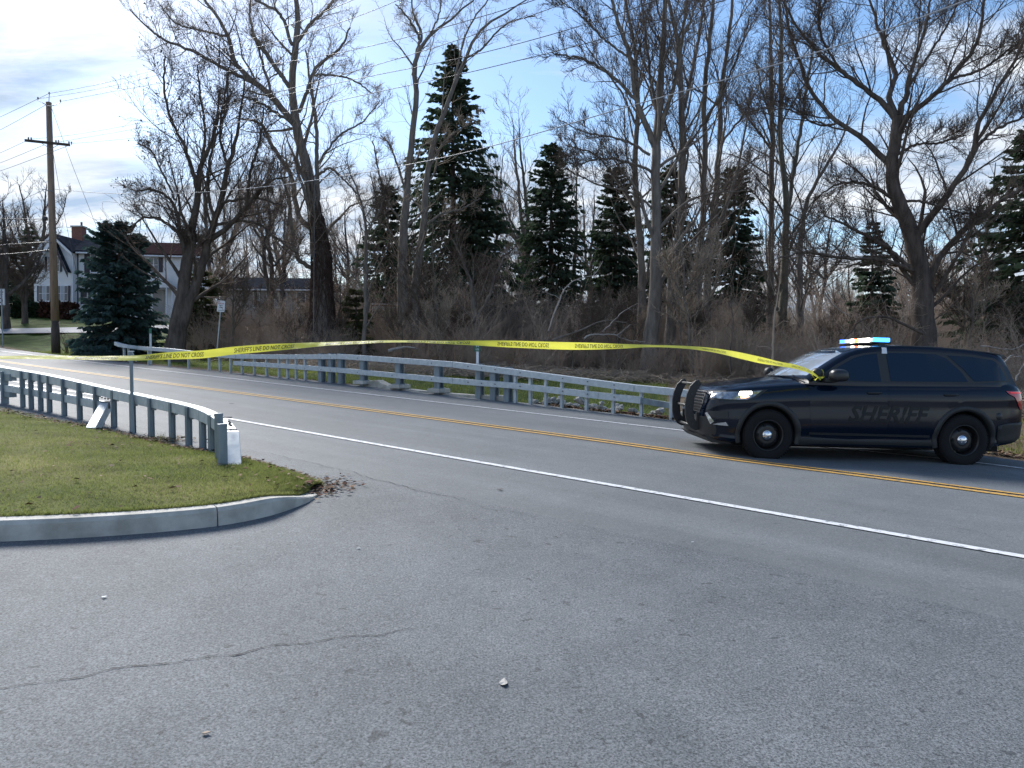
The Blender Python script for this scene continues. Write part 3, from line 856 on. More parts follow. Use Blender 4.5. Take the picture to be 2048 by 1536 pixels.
# concrete culvert headwall and rim seen behind the bridge posts
hw = empty('culvert_headwall', P(760, 770, 19.5), 'low pale concrete culvert headwall behind the far guard rail', 'headwall')
a0 = [P(728, 765, fd(728) + .35), P(738, 761.5, fd(738) + .4), P(760, 760, fd(760) + .45), P(772, 767, fd(772) + .4), P(790, 773, fd(790) + .3)]
MB().sweep(a0, .28, .5).out('wall', M['concrete'], hw, bevel=.02)
a1 = [P(X, Y, fd(X) + .35) for X, Y in ((800, 775.5), (877, 784), (950, 789.5), (1018, 791))]
MB().sweep(a1, .22, .5).out('rim', M['concrete'], hw, bevel=.02)
# ---------------------------------------------------------------- sheriff's vehicle
M['paint'] = mat('black_paint', (.002, .006, .016), .14, spec=.38)
M['plastic'] = mat('black_plastic', (.018, .02, .022), .55)
M['arch'] = mat('wheel_well', (.004, .004, .005), .9)
M['glass_t'] = mat('tinted_glass', (.004, .014, .032), .03, spec=.32)
M['glass_w'] = mat('windscreen_glass', (.50, .56, .62), .04, .38, spec=1.0, coat=1.0)  # pale part-metal base stands in for bright sky reflected in the screen
M['rubber'] = mat('tyre_rubber', (.005, .005, .006), .9, bump=.2, bscale=60)
M['steel_k'] = mat('black_steel_wheel', (.012, .012, .013), .35)
M['chrome'] = mat('chrome', (.75, .76, .78), .12, 1.0)
M['headlamp'] = mat('headlamp_lens', (.50, .53, .56), .12, .6, vary=(.12, .13, .14), vscale=14)
M['tail'] = mat('red_lens', (.42, .012, .015), .15, coat=1.0)
M['tail2'] = mat('red_lens_lit', (.5, .02, .02), .2, emit=(1, .06, .05), estr=.25)
M['lamp_on'] = mat('lit_lamp', (1, 1, 1), .3, emit=(1, .97, .9), estr=9)
M['lamp_amber'] = mat('lit_amber_lamp', (1, .5, .3), .3, emit=(1, .42, .22), estr=2.2)
M['l_blue'] = mat('lit_blue_led', (.05, .1, 1), .3, emit=(.02, .10, 1), estr=6)
M['l_cyan'] = mat('lit_cyan_led', (.05, .4, 1), .3, emit=(.03, .35, 1), estr=5)
M['l_white'] = mat('lit_white_led', (1, 1, 1), .3, emit=(1, .98, .86), estr=14)
M['l_red'] = mat('lit_red_led', (1, .1, .03), .3, emit=(1, .12, .02), estr=6)
M['l_clear'] = mat('clear_lens', (.55, .62, .75), .15, emit=(.7, .8, 1), estr=.5)
M['decal'] = mat('ghost_lettering', (.004, .007, .012), .35, spec=.25)
M['decal_o'] = mat('ghost_outline', (.002, .004, .007), .35, spec=.25)
M['mirror'] = mat('mirror_cap', (.02, .022, .025), .35)

def wheel_at(X, d):
    x = (X - 1024) / FPX * d
    return Vector((x, d, float(zground(x, d))))
ft = wheel_at(1536.5, 10.36); rr_ = wheel_at(1929.5, 10.40); ft.z -= .022; rr_.z -= .004
base_v = Vector((rr_.x - ft.x, rr_.y - ft.y, rr_.z - ft.z))
CS = base_v.length / 3.025
print('car scale', CS, 'front', ft, 'rear', rr_)
yaw = math.atan2(base_v.y, base_v.x)
pitchc = math.atan2(base_v.z, math.hypot(base_v.x, base_v.y))
# near tyres stand at y = -0.86 (tyre mid), the rows were read at the outer face y = -0.97
CY0 = -.95
car = empty('police_car', (0, 0, 0), 'black sheriff SUV with lit roof light bar and push bumper, yellow tape tied to it', 'police car')
Rm = Matrix.Rotation(yaw, 4, 'Z') @ Matrix.Rotation(-pitchc, 4, 'Y') @ Matrix.Rotation(math.radians(-.6), 4, 'X')
org = ft - (Rm.to_3x3() @ Vector((0, CY0, 0))) * CS
car.location = org
car.rotation_euler = Rm.to_euler()
car.scale = (CS, CS, CS * 1.035)
def cw(p):   # car space to world
    return org + (Rm.to_3x3() @ Vector((p[0], p[1], p[2] * 1.035))) * CS
def cpart(name, mb, m, parent=None, smooth=False, bevel=0):
    o = mb.out(name, m, parent or car, smooth, world_space=False, bevel=bevel)
    return o
I = np.interp
def z_sh(x): return float(I(x, [-.93, -.88, -.80, -.65, -.3, .3, .9, 2, 3.2, 3.9, 4.05, 4.14], [.62, .80, .94, 1.02, 1.07, 1.125, 1.165, 1.19, 1.215, 1.22, 1.13, .98]))
def z_top(x): return float(I(x, [-.93, -.90, -.84, -.74, -.4, 0, .4, .62, .8, 4.0, 4.14], [.64, .86, 1.00, 1.06, 1.13, 1.19, 1.235, 1.25, 1.2, 1.2, .98]))
def z_bo(x): return float(I(x, [-.93, -.85, -.6, -.3, 0, 3.0, 3.5, 3.9, 4.05, 4.14], [.40, .28, .235, .22, .21, .21, .25, .31, .38, .48]))
def h_w(x): return float(I(x, [-.93, -.91, -.87, -.80, -.70, -.55, -.3, .2, .6, 2.5, 3.3, 3.7, 3.9, 4.0, 4.08, 4.14], [.42, .60, .73, .83, .90, .955, .985, .995, 1.0, 1.0, .99, .965, .93, .89, .82, .66]))
FR = [(0, 0), (.5, 0), (.84, .004), (.935, .03), (.965, .09), (.955, .15), (.962, .20), (.985, .27), (1.0, .36), (1.0, .47), (.992, .58), (.985, .66), (.993, .72), (.990, .78), (.972, .86), (.945, .93), (.915, .975), (.88, 1.0)]
def lower_section(x):
    zb, zs, zt, W = z_bo(x), z_sh(x), z_top(x), h_w(x)
    pts = [(a * W, zb + (zs - zb) * b) for a, b in FR]
    for a in (.80, .66, .5, .33, .17, 0):
        k = 1 - (a / .88) ** 2
        crease = .012 * math.exp(-((a - .62) / .10) ** 2) if x < .6 else 0
        pts.append((a * W, zs + (zt - zs) * (k ** .75) + crease))
    return pts
xs_ = sorted(set([-.93, -.92, -.905, -.88, -.85, -.81, -.76, -.70, -.63, -.55] + list(np.arange(-.47, 3.95, .09)) + [3.98, 4.02, 4.06, 4.10, 4.125, 4.14]))
def loft(sections, xs, shear=None):
    """sections: list of half-sections (y,z) bottom-centre to top-centre -> closed mesh"""
    v = []; f = []; n = len(sections[0])
    for x, s in zip(xs, sections):
        ring = [(-y, z) for y, z in s] + [(y, z) for y, z in s[::-1][1:-1]]
        for y, z in ring:
            xx = x + (shear(x, y, z) if shear else 0); v.append((xx, y, z))
    m = 2 * n - 2
    for i in range(len(xs) - 1):
        for k in range(m): f.append((i * m + k, i * m + (k + 1) % m, (i + 1) * m + (k + 1) % m, (i + 1) * m + k))
    f.append(tuple(range(m))); f.append(tuple((len(xs) - 1) * m + k for k in range(m))[::-1])
    return v, f
def shear_low(x, y, z):
    # nose and tail are bowed in plan
    a = 0
    if x > 3.6: a -= .10 * (abs(y) / .95) ** 3 * (x - 3.6) / .5
    return a
lv, lf = loft([lower_section(x) for x in xs_], xs_, shear_low)
bvh_low = BVHTree.FromPolygons([Vector(p) for p in lv], lf)
def roof_z(x): return float(I(x, [.56, .8, 1.05, 1.25, 1.42, 1.7, 2.1, 2.6, 3.1, 3.5, 3.72, 3.80, 3.88, 4.04], [1.235, 1.385, 1.53, 1.635, 1.695, 1.745, 1.765, 1.76, 1.735, 1.70, 1.665, 1.60, 1.50, 1.20]))
def cab_section(x):
    zr = roof_z(x); zb = 1.13
    Wb = .93 * h_w(x) if x < 3.6 else .93 * h_w(3.6) - (x - 3.6) * .22
    # tumblehome: width falls with height
    def wz(z): return Wb - .30 * max(0, (z - 1.18)) ** 1.0 * .95
    zt = zr - .055
    pts = [(0, zb), (Wb * .6, zb), (Wb, zb)]
    for k in (.10, .25, .4, .55, .7, .85, 1.0):
        z = max(1.16, zb + (zt - zb) * k); pts.append((wz(z), z))
    we = wz(zt)
    for a, dz in ((.965, .030), (.90, .046), (.78, .055), (.6, .060), (.4, .066), (.2, .070), (0, .072)):
        pts.append((we * a, zt + dz))
    return pts
def shear_cab(x, y, z):
    k = float(sst(1.9, .9, x))
    return -.13 * k * (1 - (y / .8) ** 2) - (.10 * (abs(y) / .8) ** 2 * float(sst(3.5, 4.0, x)))
xc = sorted(set([.56, .62, .68, .75, .83, .91, .99, 1.07, 1.15, 1.22, 1.29, 1.35, 1.42, 1.5, 1.6] + list(np.arange(1.7, 3.65, .1)) + [3.66, 3.70, 3.74, 3.78, 3.82, 3.86, 3.92, 3.98, 4.04]))
cv_, cf_ = loft([cab_section(x) for x in xc], xc, shear_cab)
bvh_cab = BVHTree.FromPolygons([Vector(p) for p in cv_], cf_)

body = build('body', lv, lf, M['paint'], car, True, world_space=False)
bm = bmesh.new(); bm.from_mesh(body.data); bmesh.ops.recalc_face_normals(bm, faces=bm.faces); bm.to_mesh(body.data); bm.free()
body.data.materials.append(M['arch'])
# cut the wheel openings
cut = MB()
for x in (0, 3.025):
    for s in (-1, 1):
        n = 40; prof = [(.425 * math.cos(a), .425 * math.sin(a)) for a in np.linspace(0, 2 * math.pi, n, endpoint=False)]
        cut.prism([(x + p[0] * 1.02, .385 + p[1]) for p in prof], s * .70, s * 1.2)
co = build('cutter', cut.v, cut.f, M['arch'], None)
bm = bmesh.new(); bm.from_mesh(co.data); bmesh.ops.recalc_face_normals(bm, faces=bm.faces); bm.to_mesh(co.data); bm.free()
co.location = (0, 0, 0)
body.parent = None
bo = body.modifiers.new('b', 'BOOLEAN'); bo.object = co; bo.operation = 'DIFFERENCE'; bo.solver = 'EXACT'; bo.material_mode = 'TRANSFER'
bpy.context.view_layer.update()
dg = bpy.context.evaluated_depsgraph_get()
nm = bpy.data.meshes.new_from_object(body.evaluated_get(dg))
body.modifiers.clear(); body.data = nm; body.parent = car; nm.name = 'body'
bpy.data.objects.remove(co, do_unlink=True)
try:
    nm.set_sharp_from_angle(angle=math.radians(35))
except Exception as e: print('sharp', e)
cab = build('cabin', cv_, cf_, M['paint'], car, True, world_space=False)
bm = bmesh.new(); bm.from_mesh(cab.data); bmesh.ops.recalc_face_normals(bm, faces=bm.faces); bm.to_mesh(cab.data); bm.free()
try: cab.data.set_sharp_from_angle(angle=math.radians(30))
except Exception: pass

def hit(bvh, o, d):
    r = bvh.ray_cast(Vector(o), Vector(d).normalized(), 20)
    return (r[0], r[1]) if r[0] is not None else (None, None)
def patch(poly, mode, bvhs, off=.004, thick=.008, step=.07, mirror=False, dirv=None):
    """poly in (x,z) for mode 'side' (near side), in (y,z) for 'front'/'rear'; laid on the car's skin as a solid panel"""
    bm = bmesh.new()
    vs_ = [bm.verts.new((p[0], 0, p[1])) for p in poly]
    bm.faces.new(vs_)
    xs = [p[0] for p in poly]; zs = [p[1] for p in poly]
    for k in np.arange(min(xs) + step, max(xs), step):
        bmesh.ops.bisect_plane(bm, geom=bm.verts[:] + bm.edges[:] + bm.faces[:], plane_co=(k, 0, 0), plane_no=(1, 0, 0))
    for k in np.arange(min(zs) + step, max(zs), step):
        bmesh.ops.bisect_plane(bm, geom=bm.verts[:] + bm.edges[:] + bm.faces[:], plane_co=(0, 0, k), plane_no=(0, 0, 1))
    bmesh.ops.triangulate(bm, faces=[q for q in bm.faces if len(q.verts) > 4])
    V = []; Nn = []
    for v in bm.verts:
        a, z = v.co.x, v.co.z
        if mode == 'side': o, d = (a, -3, z), (0, 1, 0)
        elif mode == 'front': o, d = (-4, a, z), (1, 0, 0)
        elif mode == 'rear': o, d = (8, a, z), (-1, 0, 0)
        else: o, d = dirv(a, z)
        best = None
        for b in bvhs:
            p, n = hit(b, o, d)
            if p is not None and (best is None or (p - Vector(o)).length < (best[0] - Vector(o)).length): best = (p, n)
        if best is None: best = (Vector(o) + Vector(d) * 2.1, -Vector(d))
        p, n = best
        if n.dot(Vector(d)) > 0: n = -n
        V.append(p); Nn.append(n)
    bm.verts.index_update()
    F = [[v.index for v in q.verts] for q in bm.faces]
    bd = [(e.verts[0].index, e.verts[1].index) for e in bm.edges if len(e.link_faces) == 1]
    bm.free()
    dvec = Vector((0, 1, 0)) if mode == 'side' else Vector((1, 0, 0)) if mode == 'front' else Vector((-1, 0, 0)) if mode == 'rear' else Vector(dirv(0, 1)[1]).normalized()
    A = [p - dvec * off for p in V]; B = [p + dvec * (thick - off) for p in V]
    n = len(A)
    F2 = [tuple(q) for q in F] + [tuple(i + n for i in q[::-1]) for q in F] + [(a, b, b + n, a + n) for a, b in bd]
    mb = MB(); mb.add(A + B, F2)
    if mirror: mb.add([(p[0], -p[1], p[2]) for p in A + B], F2)
    return mb
def pout(name, mb, m, parent=None):
    o = cpart(name, mb, m, parent, smooth=True)
    try: o.data.set_sharp_from_angle(angle=math.radians(50))
    except Exception: pass
    return o
# glass
pout('windscreen', patch([(-.80, 1.27), (-.3, 1.255), (.3, 1.255), (.80, 1.27), (.70, 1.62), (.4, 1.668), (-.4, 1.668), (-.70, 1.62)], 'front', [bvh_cab], .004, .01), M['glass_w'])
def side_pair(name, poly, bvhs, m, off=.004, thick=.010, parent=None, step=.07):
    a = patch(poly, 'side', bvhs, off, thick, step)
    o = pout(name, a, m, parent)
    b = MB(); b.add([(p[0], -p[1], p[2]) for p in a.v], a.f); o2 = pout(name, b, m, parent)
    return o, o2
win_f = [(.90, 1.205), (.93, 1.30), (1.10, 1.42), (1.33, 1.545), (1.50, 1.595), (1.70, 1.625), (1.725, 1.205)]
win_r = [(1.875, 1.215), (1.845, 1.635), (2.3, 1.645), (2.62, 1.635), (2.78, 1.58), (3.0, 1.37), (3.08, 1.235)]
win_q = [(3.18, 1.245), (3.02, 1.43), (2.80, 1.625), (3.2, 1.61), (3.52, 1.57), (3.62, 1.50), (3.74, 1.27)]
frame_ = [(.80, 1.195), (.86, 1.31), (1.05, 1.44), (1.30, 1.575), (1.50, 1.625), (1.8, 1.66), (2.3, 1.672), (2.7, 1.668), (3.2, 1.645), (3.56, 1.60), (3.68, 1.51), (3.80, 1.255), (3.0, 1.205)]
side_pair('window_surround', frame_, [bvh_cab, bvh_low], M['plastic'], .003)
side_pair('front_window', win_f, [bvh_cab, bvh_low], M['glass_t'], .008)
side_pair('rear_window', win_r, [bvh_cab, bvh_low], M['glass_t'], .008)
side_pair('quarter_window', win_q, [bvh_cab, bvh_low], M['glass_t'], .008)
pout('rear_screen', patch([(-.66, 1.28), (.66, 1.28), (.58, 1.60), (-.58, 1.60)], 'rear', [bvh_cab], .006, .01), M['glass_t'])
# doors
door_f = [(.66, .36), (.62, .70), (.60, 1.10), (.78, 1.165), (1.6, 1.178), (1.80, 1.18), (1.80, .36), (1.2, .335)]
door_r = [(1.825, .36), (1.825, 1.18), (2.5, 1.19), (3.06, 1.20), (3.06, .98), (2.88, .90), (2.66, .78), (2.53, .60), (2.45, .36)]
for nmn, pl, hx in (('front_door', door_f, 1.60), ('rear_door', door_r, 2.78)):
    d1, d2 = side_pair(nmn, pl, [bvh_low], M['paint'], .004, .012)
    for s, dd in ((-1, d1), (1, d2)):
        p, n = hit(bvh_low, (hx, -3, 1.03), (0, 1, 0))
        y = p.y
        h = MB().tube([(hx - .11, s * -(y + .004), 1.03), (hx - .07, s * -(y - .035), 1.035), (hx + .07, s * -(y - .035), 1.04), (hx + .11, s * -(y + .004), 1.04)], .015, 8)
        cpart('handle', h, M['plastic'], dd, True)
# fuel flap and small round disc on the rear quarter
side_pair('rocker_trim', [(.47, .235), (.47, .36), (1.5, .33), (2.5, .355), (2.56, .235)], [bvh_low], M['plastic'], .010, .02)
side_pair('moulding', [(.62, .395), (.62, .43), (2.48, .43), (2.48, .395)], [bvh_low], M['plastic'], .012, .02)
# wheel arch bands
for x in (0, 3.025):
    for s in (-1, 1):
        mb = MB(); v = []; f = []
        angs = np.linspace(math.radians(-18), math.radians(198), 44)
        for a in angs:
            for r, o in ((.418, .016), (.470, .020), (.490, .004)):
                px_, pz_ = x + r * math.cos(a) * 1.02, .385 + r * math.sin(a)
                p, n = hit(bvh_low, (x + max(r, .47) * math.cos(a) * 1.02, -3, max(.27, .385 + max(r, .47) * math.sin(a))), (0, 1, 0))
                y = (p.y if p is not None else -.97) - o
                v.append((px_, y * -s if s == 1 else y, max(.22, pz_)))
            px_, pz_ = v[-3][0], v[-3][2]
            v.append((px_, (-.86 if s == -1 else .86), pz_))
        for i in range(len(angs) - 1):
            for k_ in (0, 1): f.append((i * 4 + k_, i * 4 + k_ + 1, (i + 1) * 4 + k_ + 1, (i + 1) * 4 + k_))
            f.append((i * 4 + 3, i * 4, (i + 1) * 4, (i + 1) * 4 + 3))
        mb.add(v, f); cpart('wheel_arch', mb, M['plastic'], None, True)
# front: bumper skin, grille, lamps, chrome blades
pout('front_bumper', patch([(-.80, .30), (.80, .30), (.84, .44), (.82, .60), (-.82, .60), (-.84, .44)], 'front', [bvh_low], .012, .03), M['plastic'])
pout('grille', patch([(-.46, .66), (.46, .66), (.52, .80), (.48, .985), (-.48, .985), (-.52, .80)], 'front', [bvh_low], .006, .02), M['plastic'])
gb = MB()
for i in range(7):
    z = .69 + i * .045
    for k_ in range(16):
        y = -.47 + k_ * .06 + (i % 2) * .03
        p, n = hit(bvh_low, (-4, y, z), (1, 0, 0))
        if p is not None: gb.box((p.x - .010, y, z), (.012, .022, .030), M=Matrix.Rotation(.7, 3, 'X'))
tag(cpart('grille_mesh', gb, mat('grille_grey', (.12, .125, .13), .35, .7)), kind='stuff')
# corner direction for lamps
def dcorner(s):
    def f_(a, z): return ((-.75 + a * .92 - 1.2), s * (.80 + a * .55 + 1.9), z), (.55, -s * .84, 0)
    return f_
for s in (-1, 1):
    # headlamp: laid out along a = distance round the corner
    def dv(a, z, s=s):
        return (-.70 + a - 1.0 * .72, s * (.78 + .30 * a + 1.0 * .69 * 1.0), z), (.72, -s * .69, 0)
    hl = patch([(-.16, .90), (-.14, .975), (.10, .99), (.48, 1.015), (.58, 1.03), (.50, .935), (.42, .885), (.1, .885)], 'dir', [bvh_low], .012, .03, .05, dirv=dv)
    o = pout('headlight', hl, M['headlamp'])
    fr_ = patch([(-.19, .875), (-.17, .995), (.10, 1.01), (.48, 1.033), (.64, 1.045), (.54, .925), (.44, .865), (.1, .865)], 'dir', [bvh_low], .005, .02, .05, dirv=dv)
    pout('bezel', fr_, M['plastic'], o)
    l1 = patch([(.30, .955), (.31, 1.005), (.455, 1.012), (.47, .975), (.40, .95)], 'dir', [bvh_low], .018, .02, .05, dirv=dv)
    pout('bulb', l1, M['lamp_on'], o)
    l2 = patch([(.34, .905), (.33, .945), (.43, .95), (.45, .93), (.40, .905)], 'dir', [bvh_low], .018, .02, .05, dirv=dv)
    pout('indicator', l2, M['lamp_amber'], o)
    # chrome blades low in the bumper
    b1 = patch([(-.22, .66), (-.17, .675), (-.02, .545), (-.09, .50)], 'dir', [bvh_low], .03, .03, .05, dirv=dv)
    pout('fog_trim', b1, M['chrome'])
    b2 = patch([(-.05, .50), (.03, .52), (.17, .545), (.20, .49)], 'dir', [bvh_low], .03, .03, .05, dirv=dv)
    pout('fog_trim', b2, M['chrome'])
    vt = patch([(-.2, .70), (.18, .70), (.20, .60), (-.12, .60)], 'dir', [bvh_low], .02, .03, .05, dirv=dv)
    pout('air_vent', vt, M['plastic'])
# lower lip
cpart('skid_plate', MB().prism([(-.90, .30), (-.80, .22), (-.3, .19), (-.3, .24), (-.8, .30)], -.75, .75), M['plastic'])
cpart('underbody', MB().box((1.6, 0, .24), (4.2, 1.5, .10)), M['arch'])
cpart('rear_bumper', patch([(3.56, .33), (3.53, .60), (3.70, .64), (4.08, .66), (4.11, .50), (4.0, .36)], 'side', [bvh_low], .014, .04), M['plastic'], smooth=True)
pout('rear_bumper_centre', patch([(-.86, .40), (.86, .40), (.88, .64), (-.88, .64)], 'rear', [bvh_low], .014, .04), M['plastic'])
# tail lamps
tl_ = [(3.66, 1.115), (3.70, 1.075), (3.80, 1.03), (3.86, .95), (3.92, .85), (3.955, .84), (4.03, .98), (4.04, 1.12)]
t1, t2 = side_pair('tail_light', tl_, [bvh_low], M['tail'], .012, .03)
pout('lit_strip', patch([(3.72, 1.10), (3.74, 1.085), (3.97, 1.085), (4.0, 1.10)], 'side', [bvh_low], .018, .02), M['tail2'], t1)
# small dark round disc set proud by the rear arch
p, n = hit(bvh_low, (3.545, -3, .735), (0, 1, 0))
cpart('round_button', MB().lathe([(0, -.014), (.045, -.010), (.055, 0)], 20, 'y', (3.545, p.y, .735)), M['mirror'], None, True)
# push bumper
def plate(y):
    outer = [(-.945, 1.155), (-1.00, 1.14), (-1.08, 1.06), (-1.13, .94), (-1.155, .80), (-1.15, .62), (-1.12, .50), (-1.06, .41), (-.98, .37), (-.92, .38)]
    inner = [(-.93, .46), (-1.00, .56), (-1.02, .70), (-1.01, .86), (-.97, .98), (-.91, 1.08)]
    return MB().prism([(a + .0, b) for a, b in outer + inner], y - .02, y + .02)
pb_ = cpart('push_bumper', plate(-.43), M['plastic'], bevel=.008)
cpart('upright', plate(.43), M['plastic'], pb_, bevel=.008)
for z, x in ((1.085, -.99), (.74, -1.06), (.44, -1.02)):
    cpart('crossbar', MB().tube([(x, -.42, z), (x, .42, z)], .022, 10), M['plastic'], pb_, True)
cpart('mount', MB().box((-.90, -.43, .55), (.14, .05, .20)).box((-.90, .43, .55), (.14, .05, .20)), M['plastic'], pb_)
for z, x in ((1.10, -.99), (.93, -1.09), (.74, -1.11), (.47, -1.06)):
    cpart('bolt', MB().lathe([(0, -.012), (.016, -.012), (.018, 0)], 8, 'y', (x + .04, -.451, z)), M['bolt'], pb_)
# wheels
def wheel(x, s):
    y = s * .86
    w = MB()
    R = .377; hwid = .125
    prof = [(.235, -hwid * .86), (.255, -hwid * .96), (.30, -hwid), (.345, -hwid * .97), (.368, -hwid * .82), (R, -hwid * .62), (R, hwid * .62), (.368, hwid * .82), (.345, hwid * .97), (.30, hwid), (.255, hwid * .96), (.235, hwid * .86)]
    w.lathe([(r, a) for r, a in prof], 48, 'y', (x, y, R - .010))
    # tread grooves as blocks
    t = cpart('wheel', w, M['rubber'], None, True)
    tb = MB()
    for k in range(60):
        a = 2 * math.pi * k / 60
        for yy in (-.075, 0, .075):
            c = (x + (R + .002) * math.cos(a), y + yy, R - .010 + (R + .002) * math.sin(a))
            if c[2] < .012: continue
            tb.box(c, (.012, .055, .026), M=Matrix.Rotation(-a, 3, 'Y'))
    tag(cpart('tread', tb, M['rubber'], t), kind='stuff')
    f = s
    r = MB()
    r.lathe([(.236, f * .10), (.232, f * .112), (.220, f * .112), (.212, f * .085), (.205, f * .02), (.19, f * .0), (.19, -f * .08)], 48, 'y', (x, y, R - .01))
    r.lathe([(.19, f * .02), (.155, f * .055), (.12, f * .068), (.10, f * .062), (.085, f * .066), (0, f * .066)], 48, 'y', (x, y, R - .01))
    cpart('rim', r, M['steel_k'], t, True)
    for k in range(5):
        a = 2 * math.pi * (k + .5) / 5
        hs = MB().lathe([(0, f * .006), (.024, f * .006), (.027, 0)], 12, 'y', (x + .145 * math.cos(a), y + f * .058, R - .01 + .145 * math.sin(a)))
        cpart('vent_hole', hs, M['arch'], t)
    c = MB(); c.lathe([(0, f * .104), (.04, f * .100), (.070, f * .088), (.084, f * .064)], 24, 'y', (x, y, R - .01))
    for k in range(5):
        a = 2 * math.pi * k / 5 + .3
        c.lathe([(0, f * .014), (.007, f * .013), (.010, 0)], 8, 'y', (x + .050 * math.cos(a), y + f * .092, R - .01 + .036 * math.sin(a)))
    cpart('hub_cap', c, M['chrome'], t, True)
for x in (0, 3.025):
    for s in (-1, 1): wheel(x, s)
# exhaust and axle masses under the floor
cpart('rear_axle', MB().box((2.85, 0, .33), (.5, 1.2, .2)).tube([(2.3, .3, .26), (2.65, .35, .24), (3.3, .4, .27)], .09, 10), M['arch'])
# mirrors and spotlight
for s in (-1, 1):
    mb = MB(); pts = []
    bm = bmesh.new(); bmesh.ops.create_uvsphere(bm, u_segments=20, v_segments=12, radius=1)
    for v in bm.verts:
        q = v.co; k = 1 if q.x > 0 else 1.0
        v.co = Vector((math.copysign(abs(q.x) ** .7, q.x) * .145 * (1 if q.z < 0 else .93), math.copysign(abs(q.y) ** .75, q.y) * .115, math.copysign(abs(q.z) ** .75, q.z) * (.10 if q.z > 0 else .085)))
        v.co += Vector((.99, s * 1.09, 1.275))
    mb.add([v.co[:] for v in bm.verts], [[v.index for v in q.verts] for q in bm.faces]); bm.free()
    o = cpart('mirror', mb, M['mirror'], None, True)
    cpart('arm', MB().box((.90, s * .985, 1.205), (.20, .16, .05)), M['plastic'], o, bevel=.01)
    sp = MB(); sp.lathe([(0, -.075), (.045, -.07), (.072, -.045), (.082, 0), (.080, .05), (.06, .07), (0, .072)], 20, 'y', (.71, s * .97, 1.30))
    o = cpart('spotlight', sp, M['plastic'], None, True)
    cpart('bracket', MB().tube([(.71, s * .97, 1.25), (.74, s * .93, 1.19)], .018, 8), M['plastic'], o)
# light bar
lb = MB().box((1.90, 0, 1.797), (.30, 1.14, .028))
lbo = cpart('light_bar', lb, M['plastic'], bevel=.008)
cols = [('l_cyan', .06), ('l_clear', .09), ('l_white', .26), ('l_white', .13), ('l_red', .13), ('l_white', .12), ('l_clear', .19), ('l_blue', .18)]
y = -.58
for cname, wd in cols:
    cpart('led_module', MB().box((1.90, y + wd / 2, 1.840), (.25, wd - .006, .058)), M[cname], lbo, bevel=.008); y += wd
for s in (-1, 1): cpart('foot', MB().box((1.90, s * .56, 1.765), (.10, .03, .06)), M['plastic'], lbo)
# roof: white paper tag, antennae, rails
pout('paper_tag', patch([(1.775, 1.625), (1.79, 1.715), (1.86, 1.715), (1.855, 1.625)], 'side', [bvh_cab], .016, .006), M['sign_w'])
cpart('antenna', MB().tube([(2.2, 0, 1.75), (2.2, 0, 1.86)], .008, 6), M['plastic'])
cpart('roof_camera', MB().box((3.1, .1, 1.755), (.35, .12, .05)), M['plastic'], bevel=.015)
for s in (-1, 1):
    pts = []
    for x in np.linspace(1.5, 3.66, 16):
        z = roof_z(x) - .02; pts.append((x, s * (.93 * .995 - .30 * (roof_z(x) - .055 - 1.18) * .95 - .045), z))
    cpart('roof_rail', MB().tube(pts, .012, 6), M['plastic'], None, True)
cpart('spoiler', MB().prism([(3.60, 1.70), (3.84, 1.655), (3.90, 1.625), (3.86, 1.60), (3.62, 1.62)], -.60, .60), M['paint'], bevel=.01)
cpart('wiper', MB().tube([(.50, -.62, 1.262), (.62, -.1, 1.30)], .008, 6).tube([(.42, 0, 1.262), (.56, .5, 1.30)], .008, 6), M['plastic'])

def text_mesh(txt, shear=0.0, bold=0.0, size=1.0):
    c = bpy.data.curves.new('t', 'FONT'); c.body = txt; c.size = size; c.shear = shear; c.offset = bold; c.resolution_u = 2
    o = bpy.data.objects.new('t', c); COL.objects.link(o)
    bpy.context.view_layer.update()
    dg = bpy.context.evaluated_depsgraph_get()
    me = bpy.data.meshes.new_from_object(o.evaluated_get(dg))
    v = [tuple(q.co) for q in me.vertices]; f = [tuple(q.vertices) for q in me.polygons]
    bpy.data.objects.remove(o, do_unlink=True); bpy.data.curves.remove(c); bpy.data.meshes.remove(me)
    x0 = min(p[0] for p in v); x1 = max(p[0] for p in v); y0 = min(p[1] for p in v); y1 = max(p[1] for p in v)
    v = [((p[0] - x0) / (x1 - x0), (p[1] - y0) / (y1 - y0)) for p in v]
    return v, f, (x1 - x0) / (y1 - y0)
def car_text(txt, x0, x1, z0, z1, off, bold, m, name, shear=.35):
    v, f, _ = text_mesh(txt, shear, bold)
    V = []
    for a, b in v:
        x, z = x0 + (x1 - x0) * a, z0 + (z1 - z0) * b
        p, n = hit(bvh_low, (x, -3, z), (0, 1, 0)); V.append((x, p.y - off, z))
    mb = MB(); mb.add(V, f); cpart(name, mb, m)
car_text('SHERIFF', 1.20, 2.46, .60, .85, .0068, .035, M['decal_o'], 'lettering_outline')
car_text('SHERIFF', 1.215, 2.445, .61, .84, .0082, .0, M['decal'], 'lettering')


